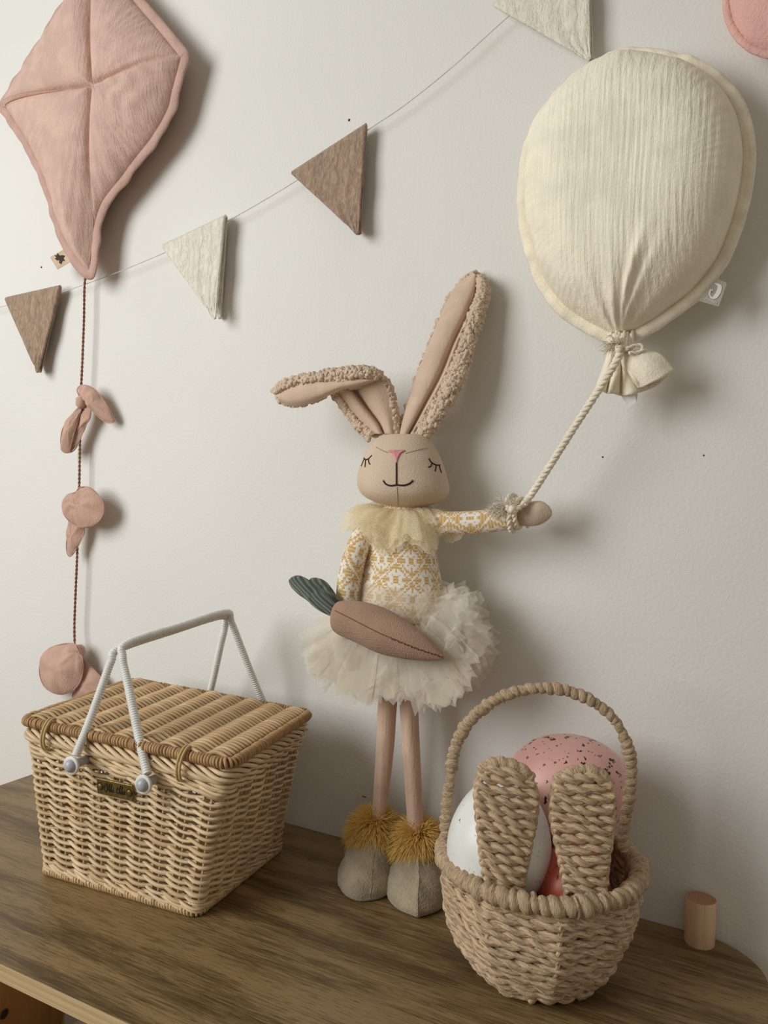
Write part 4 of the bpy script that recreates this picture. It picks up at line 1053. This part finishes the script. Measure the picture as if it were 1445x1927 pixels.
# ears
def ear_skin(cols_, ys, spec):
    """spec: list of (column a, column b, mix, depth) per cross-section point"""
    S = []
    for q, y0 in zip(cols_, ys):
        S.append([at(*(np.array(q[a])*(1-f)+np.array(q[b])*f), y0+dy) for a, b, f, dy in spec])
    return S
def sherpa(md, S, ku, kv, n, r0, r1):
    B = loft(md, S, ku, kv); M, N = B.shape[:2]
    i = RNG.integers(0, M-1, n); j = RNG.integers(0, N-1, n); u = RNG.random((n, 1)); v = RNG.random((n, 1))
    P = (B[i, j]*(1-u)+B[i+1, j]*u)*(1-v)+(B[i, j+1]*(1-u)+B[i+1, j+1]*u)*v
    R = (r0+(r1-r0)*RNG.random((n, 1)))*(.7+.6*RNG.random((n, 3)))
    blobs(md, P, R); return md
rc = [[(750, 817), (769, 818), (777, 818), (803, 824)], [(764, 764), (801, 757), (809, 766), (844, 768)], [(786, 697), (829, 704), (838, 712), (871, 714)], [(815, 627), (853, 645), (864, 642), (891, 650)],
      [(837, 573), (879, 592), (885, 587), (906, 600)], [(860, 535), (897, 546), (899, 546), (918, 553)], [(890, 513), (899, 520), (900, 521), (909, 522)]]
ry_ = [-.050, -.046, -.040, -.032, -.024, -.018, -.015]
md = MD(); sherpa(md, ear_skin(rc, ry_, [(2, 3, 0, -.006), (2, 3, .35, -.011), (2, 3, .8, -.008), (3, 3, 0, 0), (0, 3, .6, .008), (0, 3, .2, .006), (0, 0, 0, 0)]), 10, 5, 1300, .0019, .0035)
ear1 = build('upright_ear', md, M_SHER, doll)
md = MD(); loft(md, ear_skin(rc, ry_, [(0, 0, 0, -.001), (0, 1, .08, -.007), (0, 1, .4, -.012), (0, 1, .8, -.010), (1, 1, 0, -.002), (1, 2, .5, -.009), (2, 2, 0, -.007)]), 10, 5); build('ear_lining', md, M_EARF, ear1)
lc = [[(692, 826), (704, 816), (722, 816), (744, 816), (749, 818)], [(672, 805), (688, 803), (712, 795), (741, 786), (747, 783)], [(652, 776), (663, 778), (690, 766), (736, 757), (741, 753)],
      [(638, 755), (646, 756), (670, 738), (727, 728), (732, 724)], [(626, 743), (634, 741), (656, 722), (704, 702), (713, 700)]]
ly = [-.052, -.052, -.055, -.060, -.065]
md = MD(); sherpa(md, ear_skin(lc, ly, [(3, 3, 0, -.006), (4, 4, 0, -.002), (3, 4, .5, .006), (1, 3, .5, .008), (0, 1, .3, .005), (0, 0, 0, -.001), (0, 1, .5, -.007), (1, 1, 0, -.005)]), 8, 4, 600, .0018, .0032)
fc_ = [[(716, 703), (708, 713), (700, 720)], [(690, 690), (684, 713), (675, 728)], [(650, 692), (646, 716), (640, 735)], [(605, 699), (603, 718), (603, 752)], [(560, 710), (562, 722), (572, 763)], [(529, 721), (535, 733), (546, 764)], [(514, 734), (518, 741), (526, 756)]]
fy = [-.066, -.074, -.079, -.081, -.081, -.079, -.077]
sherpa(md, ear_skin(fc_, fy, [(1, 1, 0, -.010), (0, 1, .5, -.013), (0, 0, 0, -.004), (0, 2, .3, .006), (0, 2, .8, .005), (2, 2, 0, .000)]), 8, 4, 700, .0018, .0032)
ear2 = build('folded_ear', md, M_SHER, doll)
md = MD(); loft(md, ear_skin(lc, ly, [(1, 1, 0, -.005), (1, 2, .4, -.012), (1, 2, .8, -.010), (2, 2, 0, .000), (2, 3, .15, -.008), (2, 3, .55, -.012), (3, 3, 0, -.007)]), 8, 5)
loft(md, ear_skin(fc_, fy, [(1, 1, 0, -.011), (1, 2, .3, -.014), (1, 2, .75, -.012), (2, 2, 0, -.002), (1, 2, .8, .003)]), 8, 5); build('ear_lining', md, M_EARF, ear2)
# legs
def limb(px, ys, rpx, n=24):
    P = crom(np.array([at(a, b, y) for (a, b), y in zip(px, ys)]), 14); r = np.interp(np.linspace(0, 1, len(P)), np.linspace(0, 1, len(rpx)), rpx)/1840.0
    md = MD(); tube(md, P, r, n, up=(0, -1, 0), flat=.95); V = md.V[0].reshape(len(P), n, 3)
    a = np.arange(n)*2*PI/n; crease = np.exp(-(((a-.25+PI) % (2*PI)-PI)/.22)**2)
    V -= (V-P[:, None])*(crease[None, :]*np.linspace(.05, .30, len(P))[:, None])[..., None]; md.V[0] = V.reshape(-1, 3); return md
legs = []
legs.append(build('leg', limb([(731, 1300), (728, 1340), (725, 1400), (719, 1470), (711, 1545), (708, 1575)], [-.055, -.055, -.056, -.058, -.060, -.060], [20, 20, 19, 17, 13, 12]), M_LEG, doll))
legs.append(build('leg', limb([(768, 1300), (770, 1340), (773, 1400), (777, 1470), (782, 1560), (783, 1590)], [-.055, -.055, -.056, -.058, -.060, -.060], [19, 19, 18.5, 17.5, 16, 15]), M_LEG, doll))
def shoe(ank, toe, pinch, leg):
    ank = np.array(ank); toe = np.array(toe); d = norm(toe-ank); e = np.array([-d[1], d[0]]); Lt = np.linalg.norm(toe-ank)
    lev = [(0.0003, .000, .90), (.0025, .000, .97), (.008, 0.0, 1.0), (.016, .002, .95), (.025, .006, .83), (.034, .012, .69), (.042, .018, .56), (.049, .023, .45), (.054, .026, .36)]
    n = 48; a = np.linspace(0, 2*PI, n, endpoint=False); R = []
    for z, back, k in lev:
        c = ank+d*(Lt*.40-back); ry2 = (Lt*.60)*k; rx2 = .0328*k**.85
        x = np.cos(a); y = np.sin(a); w = rx2*(1-.10*np.cos(a)-pinch*np.clip(np.cos(a), 0, 1)**6*.35)
        ridge = 1+.06*np.exp(-(((a+PI) % (2*PI)-PI)/.16)**2)*(.7 if pinch else .2)
        P = c[None]+d[None]*(ry2*x*ridge)[:, None]+e[None]*(w*y)[:, None]
        R.append(np.column_stack([P, np.full(n, z)+.0016*np.exp(-(((a+PI) % (2*PI)-PI)/.3)**2)*(z > .005)]))
    R = np.array(R); A = np.stack([crom(R[:, j], 5) for j in range(n)], 1)
    A[8:] += .0007*np.sin(A[8:, :, ::-1]*310+A[8:]*170)+.00025*RNG.standard_normal(A[8:].shape); md = MD(); skin(md, A)
    o = build('shoe', md, M_SHOE, doll)
    j0 = 0 if pinch else 3
    md = MD(); tube(md, A[6:, j0]+np.array([d[0], d[1], .3])*.0001, .0004, 5); build('toe_seam', md, M_SHOE, o)
    c = np.array([ank[0]+d[0]*.004, ank[1]+d[1]*.004, .050]); md = MD(); nf = 4200
    v = norm(RNG.standard_normal((nf, 3))*np.array([1, 1, .85])+np.array([d[0]*.15, d[1]*.15, 0])); base = c+v*np.array([.013, .013, .010])
    L = .017+.010*RNG.random((nf, 1)); dr = norm(v+.25*RNG.standard_normal((nf, 3))+np.array([0, 0, -.18]))
    ts = np.array([0, .35, .7, 1.0]); P = base[None]+dr[None]*L[None]*ts[:, None, None]+np.array([0, 0, -.008])[None, None]*(ts**2)[:, None, None]
    rad = np.array([.00045, .00042, .0003, .00008]); T = norm(np.cross(dr, RNG.standard_normal((nf, 3)))); B2 = np.cross(dr, T)
    an = np.arange(3)*2*PI/3
    V = P[:, None]+(T[None, None]*np.cos(an)[None, :, None, None]+B2[None, None]*np.sin(an)[None, :, None, None])*rad[:, None, None, None]
    V = V.transpose(2, 0, 1, 3).reshape(-1, 3); F = grid_faces(4, 3, False, True); nq = len(F); F = (F[None]+(np.arange(nf)*12)[:, None, None]).reshape(-1, 4)
    U = np.zeros(F.shape+(2,)); U[..., 0] = np.repeat(RNG.random(nf), nq)[:, None]*40; U[..., 1] = RNG.random()
    V[:, 2] = np.maximum(V[:, 2], .002); md.add(V, F, U); blobs(md, [c], np.array([[.013, .013, .010]]))
    p = build('pompom', md, M_FUR, o); p['kind'] = 'stuff'
shoe((.0265, -.053), (.0445, -.1215), 0, legs[0]); shoe((.0785, -.053), (.1085, -.1175), 1, legs[1])
# tulle collar
M_COL = tulle('collar_tulle', lin(248, 236, 204), .24, net=640, trans=.35)
N0 = at(757, 958, yD)
cf = MD()
for layer, (rin, rout, drop, kk, phs) in enumerate(((.020, .049, .042, 6, .4), (.022, .056, .034, 7, 1.7), (.018, .042, .022, 5, 3.0))):
    n, m = 300, 14; a = np.linspace(0, 2*PI, n, endpoint=False); tt = np.linspace(0, 1, m)[:, None]
    front = .5-.5*np.sin(a)[None]                                # 1 towards the viewer
    side = np.abs(np.cos(a))[None]; left = np.clip(-np.cos(a), 0, 1)[None]
    pl_ = np.sin(kk*a+phs+.8*np.sin(3*a+layer))[None]; pl2 = np.sin(2.3*kk*a+phs*2)[None]
    rr = rin+(rout-rin)*tt**.8*(1+.10*side)+.0085*pl_*tt**.7+.003*pl2*tt
    zz = N0[2]+.006*np.sin(tt*PI)*side-drop*tt**1.35*(.40+.60*front**.7)*(1-.55*left)+.0075*np.cos(kk*a+phs)[None]*tt+.0015*np.sin(29*a+tt*3)*tt
    V = np.stack([N0[0]+rr*np.cos(a)[None]*1.08, N0[1]+rr*np.sin(a)[None]*.80, zz], -1)
    md = MD(); md.add(V.reshape(-1, 3), grid_faces(m, n, False, True)); build('collar_frill', md, M_COL, doll)
# tulle skirt: loops of net gathered at the waist
M_TUL = tulle('skirt_tulle', lin(250, 245, 234), .28, trans=.5)
M_TUL2 = tulle('waist_tulle', lin(244, 234, 214), .42, trans=.3)
WC = at(755, 1152, yD)
def tulle_strip(md, ang, lift, L, w, start_r, ph_, flip=0.0):
    """ang: direction in the wall plane, lift: tilt towards the room"""
    dr = np.array([math.cos(ang)*math.cos(lift), -math.sin(lift), math.sin(ang)*math.cos(lift)])
    b0 = WC+np.array([math.cos(ang)*.036, -math.sin(lift)*.030-.002, math.sin(ang)*.010-.004])
    m, n = 9, 9; tt = np.linspace(0, 1, m)
    P = b0[None]+dr[None]*(L*tt)[:, None]+np.array([0, 0, -1.0])[None]*(.016*tt**2*math.cos(ang)**2+flip*tt**2)[:, None]
    sd = norm(np.cross(dr, [0, -1, 0.35])); nn = norm(np.cross(sd, dr))
    v = np.linspace(-1, 1, n)
    wv_ = (w*(.35+.65*tt**.7))[:, None]*v[None]
    fold = .0046*np.sin(v*4.4+ph_)[None]*(.3+tt)[:, None]+.0034*np.sin(v*8+ph_*2+2*tt[:, None])*tt[:, None]
    edge = .006*np.abs(np.sin(v*5+ph_*3))
    V = P[:, None]+sd[None, None]*wv_[..., None]+nn[None, None]*fold[..., None]
    V[-1] += dr[None]*edge[:, None]
    V[..., 1] = np.clip(V[..., 1], -.097-.004*RNG.random(), -.004-.004*RNG.random())
    md.add(V.reshape(-1, 3), grid_faces(m, n))
    md.add((V[:, :2]*np.array([1, 1, 1.0])+nn*.0006).reshape(-1, 3), grid_faces(m, 2))            # doubled edges
    md.add((V[-2:]+nn*.0006).reshape(-1, 3), grid_faces(2, n))
def prof_r(deg):        # how far the skirt reaches in each direction (degrees, 270 = down)
    return np.interp(deg, [165, 180, 200, 225, 250, 270, 290, 315, 340, 360, 385, 405, 420], [.072, .094, .104, .112, .112, .104, .106, .110, .102, .098, .092, .080, .060])
for layer in range(7):
    md = MD(); lift0 = math.radians((-12, 0, 10, 20, 32, 46, 60)[layer])
    lo_, hi_ = ((168, 412), (170, 408), (176, 400), (185, 385), (195, 360), (205, 345), (215, 335))[layer]
    for k in range((32, 32, 32, 28, 24, 22, 18)[layer]):
        dg = lo_+(hi_-lo_)*RNG.random(); L = prof_r(dg)*(.80+.22*RNG.random())-.034
        L = max(L, .03)/max(math.cos(lift0)**.35, .5)
        tulle_strip(md, math.radians(dg), lift0+math.radians(RNG.normal(0, 6)), L, .013+.011*RNG.random(), .03, RNG.random()*6, .010*(layer > 3))
    build('tulle_layer', md, M_TUL, doll)['kind'] = 'stuff'
# sheer tulle lying over the sweater's hem
a = np.linspace(0, 2*PI, 200, endpoint=False); m = 16; tt = np.linspace(0, 1, m)[:, None]; W1 = at(755, 1155, yD)
hz_ = .034+.003*np.sin(3*a+1)[None]+.002*np.sin(8*a)[None]
V = np.stack([W1[0]+(.0505-.003*tt+.0016*np.sin(13*a+2*tt)*tt)*np.cos(a)[None], W1[1]+(.039-.002*tt+.0022*np.sin(11*a+1)*tt)*np.sin(a)[None], W1[2]-.004+hz_*tt+0*a[None]], -1)
md = MD(); md.add(V.reshape(-1, 3), grid_faces(m, 200, False, True)); build('sheer_waist', md, M_TUL2, doll)
M_TUL3 = tulle('crumpled_tulle', lin(248, 244, 232), .20, trans=.4); md = MD()
for pts in (((800, 1190), (815, 1165), (832, 1146), (845, 1180), (850, 1205), (838, 1225)), ((845, 1200), (862, 1176), (880, 1170), (898, 1195)), ((700, 1290), (722, 1262), (745, 1240), (760, 1275), (790, 1300)), ((790, 1120), (800, 1150), (806, 1175), (812, 1200)), ((560+70, 1190), (645, 1230), (668, 1262), (690, 1300)), ((860, 1130), (880, 1160), (890, 1200), (880, 1240))):
    P = crom(np.array([at(x, y, -.104-.010*math.sin(q*1.9)) for q, (x, y) in enumerate(pts)]), 8); n = 7
    V = np.stack([P+np.array([.010*v+.002*math.sin(v*5), -.004*math.sin(v*3+1), .010*v]) for v in np.linspace(-1, 1, n)], 1); V[..., 2] += .002*np.sin(np.arange(len(P))*.8)[:, None]
    md.add(V.reshape(-1, 3), grid_faces(len(P), n))
build('tulle_fold', md, M_TUL3, doll)

# ================================================================== carrot toy
M_CAR = cloth('carrot_linen', lin(172, 140, 118), (900, 900, 900), .45, .0007, (60, 60, 400), .35, .001, var=.07)
t = NT('green_corduroy')
wv2 = t.new('ShaderNodeTexWave', wave_type='BANDS', bands_direction='Z'); t.ln(t.coord('Object', (1, 1, 1), (0, math.radians(-38), 0)), wv2.inputs['Vector']); wv2.inputs['Scale'].default_value = 82; wv2.inputs['Distortion'].default_value = 1.2; wv2.inputs['Detail'].default_value = 1
M_GRN = t.fin(t.ramp(wv2.outputs['Fac'], [(0.1, lin(80, 88, 80)), (0.6, lin(116, 124, 112))]), .95, t.bump(wv2.outputs['Fac'], .9, .0016), .1, 0, .3)
yC = -.119; cs = [((632, 1138), (628, 1176)), ((640, 1131), (636, 1192)), ((672, 1131), (675, 1210)), ((712, 1141), (716, 1229)), ((755, 1163), (758, 1239)), ((795, 1193), (793, 1243)), ((820, 1217), (818, 1243)), ((834, 1234), (834, 1241))]
S = []
for T_, B_ in cs:
    a, b = at(*T_, yC), at(*B_, yC); c = (a+b)/2; u = (a-b)/2; h = np.linalg.norm(u)
    S.append([c+u*math.cos(x)+np.array([0, -1, 0])*h*.85*math.sin(x) for x in np.arange(12)*2*PI/12])
cc0 = np.array(S[3]).mean(0)
car = thing('carrot_toy', 'brown linen carrot soft toy with grey-green leaves tucked under the rabbit\'s arm', 'soft toy', tuple(cc0))
md = MD(); CB = loft(md, S, 8, 4, True, True); cb = build('carrot_body', md, M_CAR, car)
CBV = BVHTree.FromPolygons([tuple(p) for p in CB.reshape(-1, 3)], [tuple(int(x) for x in f) for f in grid_faces(CB.shape[0], CB.shape[1], False, True)])
M_CST = plain('carrot_thread', lin(110, 72, 50), .8)
thread([(630, 1149), (666, 1167), (711, 1190), (746, 1205), (785, 1221), (819, 1232), (833, 1237)], .00045, M_CST, 'seam', cb, CBV)
stitches([(735, 1201), (785, 1221), (819, 1232), (832, 1237)], 16, .00055, M_CST, cb, CBV, 1.2)
o = build('leaf', leaf([(632, 1160), (601, 1148), (581, 1131), (558, 1114), (546, 1099), (547, 1089), (561, 1084), (580, 1092), (604, 1112), (632, 1138)], yC+.002, (0, 0), .004, .003, (590, 1118)), M_GRN, car)
o = build('leaf', leaf([(636, 1140), (614, 1124), (596, 1109), (584, 1097), (586, 1089), (598, 1089), (612, 1095), (624, 1109), (634, 1126)], yC+.009, (0, 0), .004, .002, (608, 1108)), M_GRN, car)
